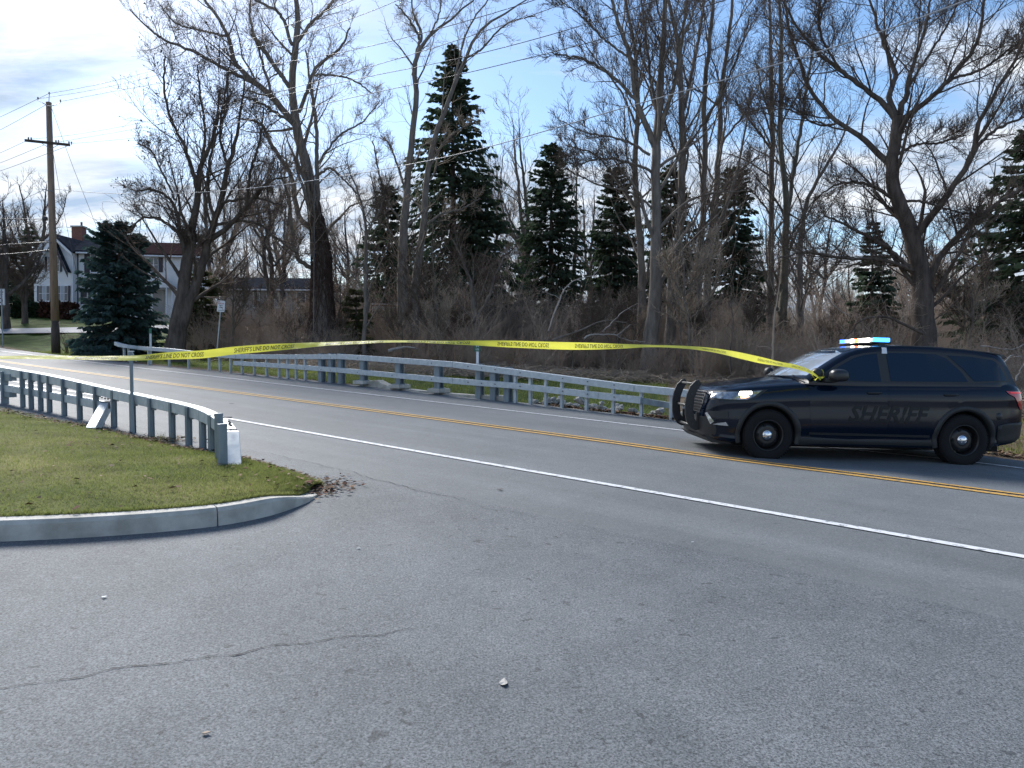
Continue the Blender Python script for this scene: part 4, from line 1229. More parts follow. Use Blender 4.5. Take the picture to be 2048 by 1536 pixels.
# ---------------------------------------------------------------- yellow tape
tp = [(-150, 716, 5), (0, 715, 6), (70, 714.5, 7), (200, 716, 8), (265, 716, 10), (350, 711, 15.5), (400, 709, 16), (470, 701, 16), (530, 696, 15), (590, 692, 12), (650, 688, 8), (720, 685, 6), (770, 683, 5), (830, 683, 4.5), (880, 684.5, 6), (950, 686, 10), (1000, 687.5, 13), (1060, 689.5, 14.5), (1100, 691, 15), (1200, 692.5, 13), (1250, 692.5, 9), (1300, 692, 5), (1360, 694, 5.5), (1420, 699.5, 8.5), (1480, 711, 12.5), (1520, 720, 13), (1560, 728, 9.5), (1600, 736, 9), (1625, 746, 8), (1638, 755, 6)]
spot = cw((.71, -1.02, 1.30))
dsp = -(CR.transposed() @ (spot - Vector((0, 0, EYE)))).z
sx_, sy_ = pix(spot)
print('spotlight at', sx_, sy_, 'depth', dsp)
TX = [p[0] for p in tp]
tdx, tdd = [-150, 0, 300, 600, 900, 1150, 1400, 1560, 1638], [8.0, 7.3, 6.6, 6.45, 6.7, 7.25, 8.5, dsp * .955, dsp - .05]
def hermite(X, ys):
    X = np.atleast_1d(X); t = np.array(TX, float); y = np.array(ys, float)
    m = np.gradient(y, t); i = np.clip(np.searchsorted(t, X) - 1, 0, len(t) - 2); h = t[i + 1] - t[i]; u = (X - t[i]) / h
    return (2*u**3-3*u**2+1)*y[i] + (u**3-2*u**2+u)*h*m[i] + (-2*u**3+3*u**2)*y[i+1] + (u**3-u**2)*h*m[i+1]
def tape_pt(X, v, off=0.0):
    Y = float(hermite(X, [p[1] for p in tp])[0]); wp = float(hermite(X, [p[2] for p in tp])[0])
    d = float(np.interp(X, tdx, tdd)); full = .076
    wm = wp * d / FPX
    c = min(1, wm / full); s = math.sqrt(max(0, 1 - c * c))
    q = P(X, Y, d)
    sag = .004 * math.sin(X * .09) + .003 * math.sin(X * .23)
    return q + Vector((0, v * s * full - off + sag * s, v * wm))
tape = empty('barrier_tape', tape_pt(300, 0), 'yellow plastic tape with black lettering stretched across the road to the police car', 'tape')
v = []; f = []
Xs = np.arange(-150, 1639, 6.0)
for X in Xs:
    for k in (-.5, -.25, 0, .25, .5): v.append(tape_pt(float(X), k, .002 * math.cos(k * 7 + X * .05)))
for i in range(len(Xs) - 1):
    for k in range(4): f.append((i * 5 + k, i * 5 + k + 1, (i + 1) * 5 + k + 1, (i + 1) * 5 + k))
build('ribbon', v, f, M['tape'], tape, True)
def tape_text(X0, X1, flip, vr=.30, txt="SHERIFF'S LINE DO NOT CROSS"):
    v, f, _ = text_mesh(txt, 0, .01)
    V = []
    for a, b in v:
        X = X0 + (X1 - X0) * a; k = (b - .5) * 2 * vr
        V.append(tape_pt(X, -k if flip else k, .006))
    build('lettering', V, f, M['ink'], tape)
for a in ((150, 236, 0), (292, 408, 0), (469, 589, 0), (651, 767, 0), (815, 940, 1), (995, 1098, 1), (1150, 1246, 1), (1405, 1452, 1, .2), (1515, 1565, 1, .2), (1583, 1622, 1, .2)): tape_text(*a)
# the knot round the spotlight
kn = MB()
sc = cw((.71, -.97, 1.30))
for k, (r1, yo) in enumerate(((.086, -.03),)):
    for i in range(28):
        a0, a1 = 2 * math.pi * i / 28, 2 * math.pi * (i + 1) / 28
        if math.sin(a0) > .75 and k == 0: continue
        q = []
        for a, w in ((a0, -.016), (a1, -.016), (a1, .016), (a0, .016)):
            q.append(sc + Vector((math.cos(a) * r1 * CS, yo + w, math.sin(a) * r1 * CS)))
        kn.add(q, [(0, 1, 2, 3)])
e = tape_pt(1636, 0)
for dx_, dz_, dw in ((.02, -.035, .016), (.05, -.012, .014), (-.05, -.045, .012)):
    q0 = e + Vector((0, -.01, 0)); q1 = e + Vector((dx_, -.03, dz_)); q2 = e + Vector((dx_ * 1.6 + .01, -.02, dz_ * 1.3 + .02))
    kn.add([q0, q1 + Vector((0, 0, dw)), q2, q1 - Vector((0, 0, dw))], [(0, 1, 2, 3)])
tag(kn.out('knot', M['tape'], tape), kind='stuff')
# ---------------------------------------------------------------- trees
def tubes_np(Pn, Rn, ns):
    """Pn (n,k,3), Rn (n,k) -> verts, quads"""
    n, k, _ = Pn.shape
    T = np.empty_like(Pn)
    T[:, 1:-1] = Pn[:, 2:] - Pn[:, :-2]; T[:, 0] = Pn[:, 1] - Pn[:, 0]; T[:, -1] = Pn[:, -1] - Pn[:, -2]
    T /= np.linalg.norm(T, axis=2, keepdims=True) + 1e-9
    ref = np.zeros((n, 1, 3)); m0 = np.abs(T.mean(1)); ax = np.argmin(m0, axis=1); ref[np.arange(n), 0, ax] = 1
    A = np.cross(T, np.broadcast_to(ref, T.shape)); A /= np.linalg.norm(A, axis=2, keepdims=True) + 1e-9
    B = np.cross(T, A)
    an = 2 * np.pi * np.arange(ns) / ns
    V = Pn[:, :, None] + Rn[:, :, None, None] * (A[:, :, None] * np.cos(an)[:, None] + B[:, :, None] * np.sin(an)[:, None])
    V = V.reshape(-1, 3)
    base = (np.arange(n) * k * ns)[:, None, None] + (np.arange(k - 1) * ns)[None, :, None]
    j = np.arange(ns)[None, None, :]; j2 = (j + 1) % ns
    Fq = np.stack([base + j, base + j2, base + ns + j2, base + ns + j], -1).reshape(-1, 4)
    return V, Fq
def grow(Pn, Rn, m, ratio, ang, k, up=.25, u0=.2, wander=.22, rmin=.008, rscale=.55, r=rng, lmin=.3, lmax=9, flat=0, taper=.85):
    """children of every limb"""
    n, kp, _ = Pn.shape
    Ls = np.linalg.norm(np.diff(Pn, axis=1), axis=2).sum(1)
    u = u0 + (1 - u0) * ((np.arange(m)[None, :] + r.random((n, m))) / m)
    idx = u * (kp - 1); i0 = np.clip(idx.astype(int), 0, kp - 2); fr = (idx - i0)[..., None]
    ar = np.arange(n)[:, None]
    base = Pn[ar, i0] * (1 - fr) + Pn[ar, i0 + 1] * fr
    T = Pn[ar, i0 + 1] - Pn[ar, i0]; T /= np.linalg.norm(T, axis=2, keepdims=True) + 1e-9
    Rr = Rn[ar, i0] * (1 - fr[..., 0]) + Rn[ar, i0 + 1] * fr[..., 0]
    rv = r.normal(size=T.shape); rv -= (rv * T).sum(2, keepdims=True) * T; rv /= np.linalg.norm(rv, axis=2, keepdims=True) + 1e-9
    a = np.radians(ang) * (.7 + .6 * r.random((n, m)))[..., None]
    D = T * np.cos(a) + rv * np.sin(a); D[..., 2] += up; D /= np.linalg.norm(D, axis=2, keepdims=True)
    ln = np.clip(Ls[:, None] * ratio * (1.15 - .65 * u) * (.6 + .8 * r.random((n, m))), lmin, lmax)
    base = base.reshape(-1, 3); D = D.reshape(-1, 3); ln = ln.reshape(-1)
    R0 = np.maximum(np.minimum(Rr * rscale, ln.reshape(n, m) * .022 + .006).reshape(-1), rmin)
    N_ = len(base); C = np.empty((N_, k, 3)); C[:, 0] = base; step = (ln / (k - 1))[:, None]
    d = D
    for q in range(1, k):
        d = d + r.normal(size=d.shape) * wander; d[:, 2] += up * .25; d /= np.linalg.norm(d, axis=1, keepdims=True) + 1e-9
        C[:, q] = C[:, q - 1] + d * step
    RR = np.maximum(R0[:, None] * np.linspace(1, 1 - taper, k)[None, :], rmin * .7)
    return C, RR
def uniform_limb(pts, rad, k=26, jit=.03, r=rng):
    pts = np.array([tuple(p) for p in pts]); rad = np.array(rad)
    s = np.r_[0, np.cumsum(np.linalg.norm(np.diff(pts, axis=0), axis=1))]
    q = np.linspace(0, s[-1], k)
    # Catmull-like smoothing through cubic Hermite
    m = np.gradient(pts, s, axis=0)
    i = np.clip(np.searchsorted(s, q, side='right') - 1, 0, len(s) - 2); h = (s[i + 1] - s[i])[:, None]; u = ((q - s[i]) / (s[i + 1] - s[i]))[:, None]
    C = (2*u**3-3*u**2+1)*pts[i] + (u**3-2*u**2+u)*h*m[i] + (-2*u**3+3*u**2)*pts[i+1] + (u**3-u**2)*h*m[i+1]
    w = r.normal(size=C.shape) * jit; w[0] = 0; C = C + w
    return C, np.interp(q, s, rad)
def seg_mesh(lst):
    Vs, Fs, o = [], [], 0
    for Pn, Rn, ns in lst:
        v, f = tubes_np(Pn, Rn, ns); Vs.append(v); Fs.append(f + o); o += len(v)
    return np.concatenate(Vs), np.concatenate(Fs)
def traced_tree(name, label, limbs, d0, mt, mtw, cat='tree', lev=((9, .34, 48, 7), (7, .42, 45, 5), (5, .5, 42, 4)), up=.22, seed=1, droop=0, group=None, vines=0, wander=.2, rmin=.008, rscale=.42, lmax=4.5, buds=0, dspread=.5, u0=.16):
    """limbs: first is the trunk; each a list of (X, Y, diameter in photo pixels)"""
    r = np.random.default_rng(seed)
    known = []   # (X, Y, depth)
    LP, LR = [], []
    g = None
    for li, lm in enumerate(limbs):
        X0, Y0, _ = lm[0]
        if li == 0: dd0 = d0
        else:
            dd0 = min(known, key=lambda q: (q[0] - X0) ** 2 + (q[1] - Y0) ** 2)[2]
        slope = r.uniform(-dspread, dspread) if li else 0
        pts, rad = [], []; dcur = dd0; px0 = (X0, Y0)
        for (X, Y, w) in lm:
            ds = math.hypot(X - px0[0], Y - px0[1]) * d0 / FPX
            dcur += slope * ds; px0 = (X, Y)
            pts.append(P(X, Y, dcur)); rad.append(w * d0 / FPX / 2); known.append((X, Y, dcur))
        # dense record of where this limb runs
        for a, b in zip(range(len(lm) - 1), range(1, len(lm))):
            for q in (.25, .5, .75):
                pa, pb = lm[a], lm[b]; ka = known[-len(lm):][a]; kb = known[-len(lm):][b]
                known.append((pa[0] + (pb[0] - pa[0]) * q, pa[1] + (pb[1] - pa[1]) * q, ka[2] + (kb[2] - ka[2]) * q))
            # keep order so the slices above stay right
            known = known[:-3] + known[-3:]
        if li == 0:
            base = pts[0]; gz = float(zterrain(base.x, base.y))
            g = Vector((base.x, base.y, min(gz, base.z)))
            if base.z > gz - .1: pts = [Vector((base.x, base.y, gz - .2))] + pts; rad = [rad[0] * 1.25] + rad
        c, q = uniform_limb(pts, rad, 28, .02, r); LP.append(c); LR.append(q)
    LP, LR = np.array(LP), np.array(LR)
    root = empty(name, g, label, cat, group)
    v, f = seg_mesh([(LP, LR, 9)])
    build_np('trunk', v, f, mt, root, True)
    cur = (LP, LR); parts = []
    for j, (m, ratio, ang, k) in enumerate(lev):
        C, R = grow(cur[0], cur[1], m, ratio, ang, k, up=up, r=r, wander=wander, rmin=rmin * (1.5 if j == 0 else 1), rscale=rscale, lmax=lmax / (1.7 ** j), u0=u0 if j == 0 else .12)
        parts.append((C, R, 5 if j == 0 else 3)); cur = (C, R)
    v, f = seg_mesh(parts[:1]); build_np('branches', v, f, mt, root, True)
    v, f = seg_mesh(parts[1:]); build_np('twigs', v, f, mtw, root)
    if buds:
        tips = parts[-1][0][:, -1]; sel = tips[r.random(len(tips)) < buds]
        n = len(sel); s = .035 + .04 * r.random((n, 1)); a = r.normal(size=(n, 3)); b = r.normal(size=(n, 3))
        Q = np.stack([sel, sel + a * s, sel + b * s], 1).reshape(-1, 3)
        tag(build_np('seed_clusters', Q, np.arange(3 * n).reshape(-1, 3), mtw, root), kind='stuff')
    if vines:
        # dead creeper wound over the lower trunk
        c = LP[0]; rr = LR[0]; hi = max(2, int(28 * vines)); n = 170
        St = []
        for i in range(n):
            i0 = r.integers(0, hi - 1); a = r.uniform(0, 6.28); L_ = r.integers(3, 8); pts = []
            for q in range(7):
                ii = min(27, i0 + q * L_ / 6); k0 = int(ii); fr = ii - k0; k1 = min(27, k0 + 1)
                cc = c[k0] * (1 - fr) + c[k1] * fr; R_ = rr[k0] * (1.02 + .22 * r.random())
                a += r.normal(0, .35); pts.append(cc + np.array([math.cos(a) * R_, math.sin(a) * R_, r.normal(0, .05)]))
            St.append(pts)
        St = np.array(St); v, f = seg_mesh([(St, np.full(St.shape[:2], .014), 3)])
        Rr = np.full(St.shape[:2], .014)
        C, R = grow(St, Rr, 4, .5, 70, 4, up=.1, r=r, wander=.5, rmin=.005)
        v, f = seg_mesh([(St, Rr, 3), (C, R, 3)])
        tag(build_np('creeper', v, f, M['vine'], root), kind='stuff')
    return root
# the two left of centre, traced
T1 = [[(352, 676, 38), (357, 640, 30), (366, 580, 24), (376, 515, 22), (382, 474, 16), (396, 387, 12), (402, 337, 10), (419, 292, 7), (432, 255, 5), (440, 180, 3)],
      [(362, 655, 24), (380, 600, 20), (396, 556, 18), (414, 492, 15), (428, 446, 13), (446, 383, 11), (455, 337, 9), (469, 292, 7), (480, 230, 5), (490, 160, 3)],
      [(396, 387, 10), (384, 340, 8), (365, 285, 6), (345, 245, 5), (328, 170, 4), (330, 110, 2.5)],
      [(374, 520, 12), (362, 475, 9), (357, 440, 8), (345, 405, 6), (310, 380, 4.5), (275, 383, 3)],
      [(366, 500, 8), (362, 475, 7), (333, 447, 6), (305, 435, 5), (282, 438, 4), (262, 458, 2.5)],
      [(418, 482, 12), (455, 455, 10), (492, 414, 8), (515, 387, 6.5), (546, 360, 4), (575, 355, 3)],
      [(428, 450, 7), (465, 443, 5), (512, 446, 5), (555, 478, 4), (592, 506, 3)],
      [(446, 405, 6), (480, 398, 5), (510, 396, 5), (560, 410, 3.5)],
      [(378, 498, 9), (376, 480, 9), (374, 474, 8)], [(385, 500, 9), (389, 478, 9), (390, 474, 8)],
      [(402, 340, 7), (410, 260, 5), (400, 190, 4), (396, 130, 3)], [(455, 337, 6), (440, 270, 5), (450, 190, 3.5), (462, 120, 2.5)],
      [(430, 446, 7), (416, 380, 6), (424, 300, 5), (452, 220, 4), (455, 150, 2.5)],
      [(492, 414, 6), (500, 350, 5), (520, 280, 4), (528, 215, 3)], [(350, 400, 4), (322, 340, 3.5), (300, 300, 3), (275, 285, 2)]]
traced_tree('bare_tree', 'bare grey tree, several stems from one flared base, right of the blue spruce', T1, 33, M['bark_d'], M['twig'], seed=3, buds=.35,
            lev=((13, .42, 42, 7), (8, .5, 42, 5), (6, .55, 40, 3)), lmax=4.4, wander=.16)
T2 = [[(642, 690, 50), (644, 640, 42), (644, 560, 36), (642, 501, 32), (628, 410, 22), (610, 319, 19), (594, 255, 18), (585, 182, 14), (590, 91, 13), (596, 36, 11), (592, 0, 9), (588, -60, 7), (600, -150, 4)],
      [(590, 250, 13), (546, 196, 12), (514, 169, 11), (473, 128, 9), (455, 73, 7), (428, 23, 6), (410, 0, 5), (385, -60, 3)],
      [(514, 169, 8), (455, 141, 7), (391, 105, 6), (355, 91, 5), (300, 59, 3.5), (259, 18, 2)],
      [(583, 180, 9), (537, 114, 8.5), (505, 68, 8)],
      [(585, 90, 7), (555, 23, 6), (520, 5, 5), (470, -30, 3)],
      [(597, 225, 8), (614, 182, 7), (628, 141, 6), (683, 91, 4.5), (701, 55, 3)],
      [(628, 150, 5), (655, 150, 4), (706, 160, 3.5), (745, 187, 2.5)],
      [(592, 250, 7), (555, 228, 6), (519, 205, 5), (480, 190, 3)],
      [(638, 440, 9), (634, 330, 8), (630, 230, 7), (622, 180, 5), (612, 100, 3)],
      [(632, 465, 13), (600, 435, 11), (592, 410, 10), (583, 355, 9), (546, 296, 8), (519, 246, 6), (475, 237, 3)],
      [(630, 540, 9), (600, 520, 9), (583, 455, 7), (578, 400, 6), (560, 340, 3)],
      [(636, 350, 5), (660, 337, 5), (683, 355, 4), (719, 392, 3)],
      [(590, 91, 8), (620, 50, 6), (660, 10, 5), (690, -40, 3)], [(546, 196, 6), (520, 110, 5), (500, 30, 4), (505, -30, 3)],
      [(455, 73, 5), (400, 60, 4), (350, 45, 3), (320, 10, 2)], [(634, 330, 5), (680, 270, 4), (730, 240, 3), (760, 200, 2)]]
traced_tree('walnut_tree', 'tallest bare tree left of centre, trunk wrapped in brown dead creeper', T2, 36, M['bark'], M['twig_p'], seed=5, vines=.30,
            lev=((12, .38, 48, 7), (7, .48, 46, 5), (6, .55, 44, 4)), lmax=4.8, wander=.2)
T3a = [[(806, 682, 30), (805, 620, 24), (805, 547, 20), (813, 387, 14), (824, 282, 12), (831, 196, 11), (833, 114, 9), (848, 85, 7), (861, 68, 6), (906, 36, 4), (947, 0, 3)],
       [(826, 150, 7), (835, 100, 6), (843, 70, 5), (828, 30, 4), (820, -10, 3)], [(833, 110, 6), (838, 80, 5), (822, 45, 4), (792, 9, 2.5)],
       [(813, 387, 6), (795, 330, 4), (780, 290, 3), (760, 270, 2)], [(806, 450, 5), (775, 400, 4), (755, 330, 3), (745, 280, 2)], [(861, 68, 4), (880, 20, 3), (880, -30, 2)]]
T3b = [[(826, 680, 26), (832, 560, 17), (847, 455, 14), (856, 342, 11), (874, 264, 10), (902, 191, 8), (929, 118, 7), (962, 60, 5), (1020, 20, 3.5), (1062, -5, 2)],
       [(902, 191, 5), (918, 120, 4), (940, 50, 3.5), (975, 0, 3), (1000, -40, 2)], [(929, 118, 5), (960, 100, 4), (1010, 50, 3), (1070, 30, 2)], [(847, 455, 5), (880, 430, 4), (930, 415, 3), (960, 395, 2)],
       [(856, 342, 4), (885, 290, 3.5), (925, 255, 3), (960, 240, 2)]]
traced_tree('bare_tree', 'left one of the two slender bare trees before the tall spruce', T3a, 37, M['bark'], M['twig_p'], seed=8, lev=((9, .32, 46, 6), (7, .46, 45, 5), (5, .55, 42, 4)), lmax=3.2, wander=.24)
traced_tree('bare_tree', 'right one of the two slender bare trees, leaning across the tall spruce', T3b, 37.6, M['bark'], M['twig_p'], seed=9, lev=((9, .32, 46, 6), (7, .46, 45, 5), (5, .55, 42, 4)), lmax=3.2, wander=.24)
T4 = [[(1296, 762, 48), (1297, 735, 36), (1304, 660, 30), (1312, 562, 24), (1312, 422, 19), (1312, 300, 18), (1316, 234, 15), (1324, 117, 12), (1331, 0, 9), (1335, -100, 6)],
      [(1312, 300, 14), (1292, 250, 12), (1275, 205, 11), (1261, 117, 9), (1237, 47, 7), (1215, -30, 5)],
      [(1314, 290, 10), (1330, 230, 9), (1345, 180, 8), (1362, 100, 6), (1372, 0, 4), (1380, -60, 3)],
      [(1272, 200, 7), (1228, 155, 6), (1162, 117, 5), (1110, 108, 2.5)], [(1300, 310, 6), (1265, 288, 5), (1228, 276, 4), (1162, 262, 3), (1120, 240, 2)],
      [(1308, 345, 6), (1266, 328, 5), (1200, 318, 4), (1144, 333, 2.5)], [(1312, 420, 5), (1260, 385, 4), (1200, 370, 3.5), (1139, 342, 2.5)],
      [(1261, 117, 5), (1210, 80, 4), (1160, 30, 3), (1120, 0, 2)], [(1316, 234, 6), (1300, 150, 5), (1290, 60, 4), (1280, -20, 3)]]
traced_tree('bare_tree', 'big forked bare tree standing nearest the guard rail, left of the police car', T4, 31.5, M['bark'], M['twig'], seed=11, lev=((14, .42, 42, 8), (9, .5, 40, 5), (6, .55, 38, 3)), lmax=5.2, up=.25, wander=.13)
stems = [('bare_tree', 'bare multi-stem tree left behind the big forked tree', [[(1284, 640, 18), (1284, 562, 15), (1270, 328, 11), (1275, 211, 9), (1272, 117, 7), (1250, 0, 5), (1240, -60, 3)], [(1272, 250, 5), (1240, 180, 4), (1200, 130, 3), (1150, 60, 2)], [(1275, 420, 6), (1235, 360, 4), (1190, 310, 3), (1130, 290, 2)]], 36, 21),
         ('bare_tree', 'straight bare trunk just right of the big forked tree', [[(1340, 720, 24), (1345, 562, 18), (1362, 422, 15), (1364, 305, 14), (1364, 197, 12), (1355, 94, 9), (1332, -30, 6)], [(1364, 230, 9), (1378, 170, 8), (1395, 90, 7), (1410, -20, 5)], [(1362, 330, 5), (1335, 260, 4), (1320, 190, 3)], [(1355, 94, 5), (1385, 30, 4), (1400, -30, 3)]], 34, 22),
         ('bare_tree', 'bare tree with one straight dark stem in the middle of the right hand clump', [[(1392, 720, 22), (1397, 562, 15), (1406, 422, 12), (1409, 300, 11), (1409, 187, 9), (1420, 70, 8), (1430, -40, 6)], [(1409, 250, 5), (1450, 170, 4), (1480, 100, 3), (1500, 30, 2)]], 35, 23),
         ('bare_tree', 'bare tree leaning slightly right at the right edge of the clump', [[(1412, 715, 20), (1416, 540, 14), (1430, 398, 12), (1439, 281, 11), (1444, 178, 9), (1458, 70, 7), (1472, -60, 5)], [(1439, 290, 5), (1480, 240, 4), (1520, 170, 3), (1550, 120, 2)], [(1430, 400, 5), (1470, 350, 4), (1520, 310, 3)]], 36.5, 24),
         ('bare_tree', 'thin bare tree leaning right out of the clump in front of an evergreen', [[(1400, 560, 10), (1412, 497, 9), (1450, 420, 7), (1475, 340, 5), (1490, 260, 4), (1500, 180, 3)]], 33.5, 25),
         ('bare_tree', 'left stem of the bare trees between clump and maple', [[(1540, 640, 16), (1542, 516, 12), (1542, 422, 11), (1544, 281, 10), (1542, 141, 8), (1540, 47, 6), (1538, -40, 4)], [(1543, 300, 5), (1500, 240, 4), (1470, 200, 3)], [(1542, 430, 4), (1500, 380, 3), (1460, 360, 2)]], 40, 26),
         ('bare_tree', 'forked bare tree with reddish stems between the clump and the spreading maple', [[(1566, 650, 18), (1570, 492, 14), (1572, 398, 12), (1560, 281, 10), (1563, 141, 8), (1560, 0, 5)], [(1574, 440, 9), (1582, 375, 8), (1598, 281, 7), (1612, 187, 6), (1626, 94, 4)], [(1560, 281, 5), (1530, 200, 4), (1510, 120, 3)]], 38, 27),
         ('bare_tree', 'thin bare tree leaning right close to the left of the spreading maple', [[(1600, 620, 13), (1603, 469, 10), (1612, 412, 8), (1654, 328, 6), (1682, 281, 4), (1700, 230, 3)]], 37, 28),
         ('bare_tree', 'slim bare sapling with arching head between the walnut and the two slender trees', [[(729, 690, 9), (731, 600, 8), (732, 500, 7), (728, 430, 5), (719, 392, 4), (700, 350, 3)], [(730, 470, 4), (760, 420, 3), (775, 370, 2)]], 34, 29),
         ('bare_tree', 'dark twisted bare tree in the scrub behind the green marker', [[(958, 700, 13), (952, 660, 10), (948, 620, 9), (940, 560, 7), (925, 520, 5), (905, 480, 3)], [(950, 640, 6), (975, 600, 5), (990, 550, 4), (1010, 510, 2.5)], [(954, 670, 5), (930, 655, 4), (912, 640, 2.5)]], 33, 30)]
for nm_, lb_, lm, dd, sd_ in stems:
    traced_tree(nm_, lb_, lm, dd, M['bark'] if sd_ not in (27,) else M['bark_g'], M['twig'], seed=sd_, lev=((16, .34, 42, 7), (8, .5, 40, 5), (5, .55, 38, 3)), lmax=4.6, up=.22, wander=.13)
T5 = [[(1848, 700, 50), (1846, 640, 42), (1842, 562, 36), (1823, 469, 31), (1790, 384, 26), (1783, 328, 24), (1793, 262, 22), (1797, 234, 20)],
      [(1793, 240, 14), (1767, 206, 11), (1729, 178, 9), (1682, 141, 8), (1635, 103, 6), (1590, 47, 4.5), (1560, -10, 3)],
      [(1792, 232, 12), (1777, 197, 11), (1790, 155, 10), (1771, 94, 8), (1753, 47, 6), (1739, 0, 4.5), (1720, -60, 3)],
      [(1799, 232, 13), (1814, 178, 10), (1823, 141, 8), (1846, 70, 6), (1861, 0, 4), (1870, -60, 3)],
      [(1803, 240, 12), (1860, 197, 10), (1898, 159, 9), (1954, 84, 7), (1968, 0, 5), (1985, -60, 3)],
      [(1828, 478, 16), (1870, 422, 14), (1917, 356, 11), (1945, 309, 10), (1959, 244, 8), (1992, 187, 6), (2048, 84, 5), (2090, 0, 3)],
      [(1945, 305, 7), (1987, 262, 6), (2048, 234, 4), (2090, 215, 3)],
      [(1846, 580, 16), (1889, 502, 13), (1945, 445, 11), (1987, 412, 8), (2045, 375, 5)],
      [(1784, 335, 13), (1729, 281, 11), (1682, 248, 9), (1635, 202, 8), (1603, 136, 7), (1575, 47, 5), (1565, -30, 3)],
      [(1788, 400, 7), (1729, 366, 6), (1673, 370, 4), (1626, 403, 3)], [(1835, 545, 9), (1767, 520, 7), (1682, 516, 6), (1600, 505, 4), (1560, 515, 2.5)],
      [(1838, 555, 9), (1776, 497, 8), (1710, 459, 6), (1650, 431, 3)], [(1800, 400, 6), (1850, 405, 5), (1900, 420, 4), (1950, 430, 3)],
      [(1682, 141, 5), (1640, 60, 4), (1640, -10, 3)], [(1814, 178, 6), (1850, 120, 5), (1900, 40, 4), (1930, -30, 3)], [(1898, 159, 6), (1960, 140, 5), (2030, 90, 4), (2080, 60, 3)],
      [(1682, 248, 5), (1640, 250, 4), (1580, 220, 3), (1530, 215, 2)], [(1790, 310, 6), (1830, 290, 5), (1880, 285, 4), (1930, 270, 2.5)]]
traced_tree('maple_tree', 'large spreading bare maple with curved dark trunk rising behind the police car', T5, 27, M['bark_d'], M['twig'], seed=13, lev=((15, .42, 42, 8), (9, .5, 40, 6), (7, .55, 38, 3)), lmax=4.6, up=.16, wander=.12)

def plain_tree(name, label, X, Yb, Yt, d, seed, spread=.30, nst=1, mt=None, mtw=None, lev=((14, .34, 38, 7), (7, .42, 40, 5), (4, .5, 40, 4)), w=12, group=None):
    r = random.Random(seed); limbs = []; H = Yb - Yt
    for s in range(nst):
        lean = r.uniform(-.12, .12) + (s - (nst - 1) / 2) * .12
        pts = [(X, Yb, w)]
        for k in range(1, 7):
            u = k / 6; pts.append((X + lean * H * u + r.uniform(-.012, .012) * H, Yb - H * u, w * (1 - u) ** .8 + 1.2))
        limbs.append(pts)
    for s in range(7):
        u = r.uniform(.22, .62); base = limbs[r.randrange(nst)]; i = int(u * 6); bx, by, bw = base[i]
        a = r.choice((-1, 1)) * r.uniform(.35, .9); L_ = H * r.uniform(.25, .45) * (1 - u * .5) * (1 + spread)
        limbs.append([(bx, by, bw * .6), (bx + math.sin(a) * L_ * .4, by - math.cos(a) * L_ * .35, bw * .45), (bx + math.sin(a) * L_ * .8, by - math.cos(a * .8) * L_ * .8, bw * .25), (bx + math.sin(a) * L_ * .95, by - L_ * 1.1, 1.2)])
    return traced_tree(name, label, limbs, d, mt or M['bark_d'], mtw or M['twig'], seed=seed, lev=lev, lmax=3.2, up=.3, group=group, rmin=.011)
plain_tree('bare_tree', 'bare tree with dark trunk at the left edge behind the speed limit sign', 12, 634, 400, 50, 41, w=15)
plain_tree('bare_tree', 'small bare tree between the beige garage and the white house', 50, 634, 470, 52, 42, w=11)
plain_tree('bare_tree', 'wide bare tree rising over the roof behind the utility pole', 78, 600, 368, 74, 43, w=9, nst=2)
plain_tree('bare_tree', 'fine twigged bare tree filling the gap between the tall spruce and the middle evergreen', 1062, 640, 238, 52, 44, w=11, nst=2, mt=M['bark'], mtw=M['twig_p'])
plain_tree('bare_tree', 'bare tree behind the scrub between the two left bare trees', 545, 640, 330, 50, 45, w=10, nst=2, mtw=M['twig_r'])
plain_tree('bare_tree', 'pale bare tree peeping out right of the tall spruce top', 975, 640, 300, 58, 46, w=7, mtw=M['twig_p'])

# distant wood: copies of three trees
protos = []
lab = 'thin bare tree in the distant wood behind the evergreens'
for k in range(3):
    protos.append(plain_tree('bare_tree', lab, (700, 1180, 1640)[k], 640, (400, 380, 400)[k], 62 + 4 * k, 60 + k, w=7, nst=1 + k % 2, mtw=M['twig_r'], lev=((10, .34, 40, 6), (6, .42, 40, 4), (4, .5, 40, 3)), group='thin bare trees of the distant wood'))
def copy_tree(root, loc, rz, sc):
    c = root.copy(); COL.objects.link(c); c.location = loc; c.rotation_euler = (0, 0, rz); c.scale = (sc,) * 3
    for ch in root.children:
        q = ch.copy(); COL.objects.link(q); q.parent = c
    return c
r_ = random.Random(5)
for i in range(58):
    X = r_.uniform(400, 2250); d = r_.uniform(50, 95)
    if 860 < X < 960: continue
    p = col_at(X, d)
    copy_tree(protos[i % 3], p, r_.uniform(0, 6.28), r_.uniform(.65, 1.0))
for i in range(8):
    p = col_at(r_.uniform(-150, 60), r_.uniform(72, 100)); copy_tree(protos[i % 3], p, r_.uniform(0, 6.28), r_.uniform(.6, .85))['label'] = 'thin bare tree far behind the beige garage at the left edge'
for o in list(COL.objects):
    if o.get('label') == 'thin bare tree far behind the beige garage at the left edge': o['group'] = 'thin bare trees behind the garage'

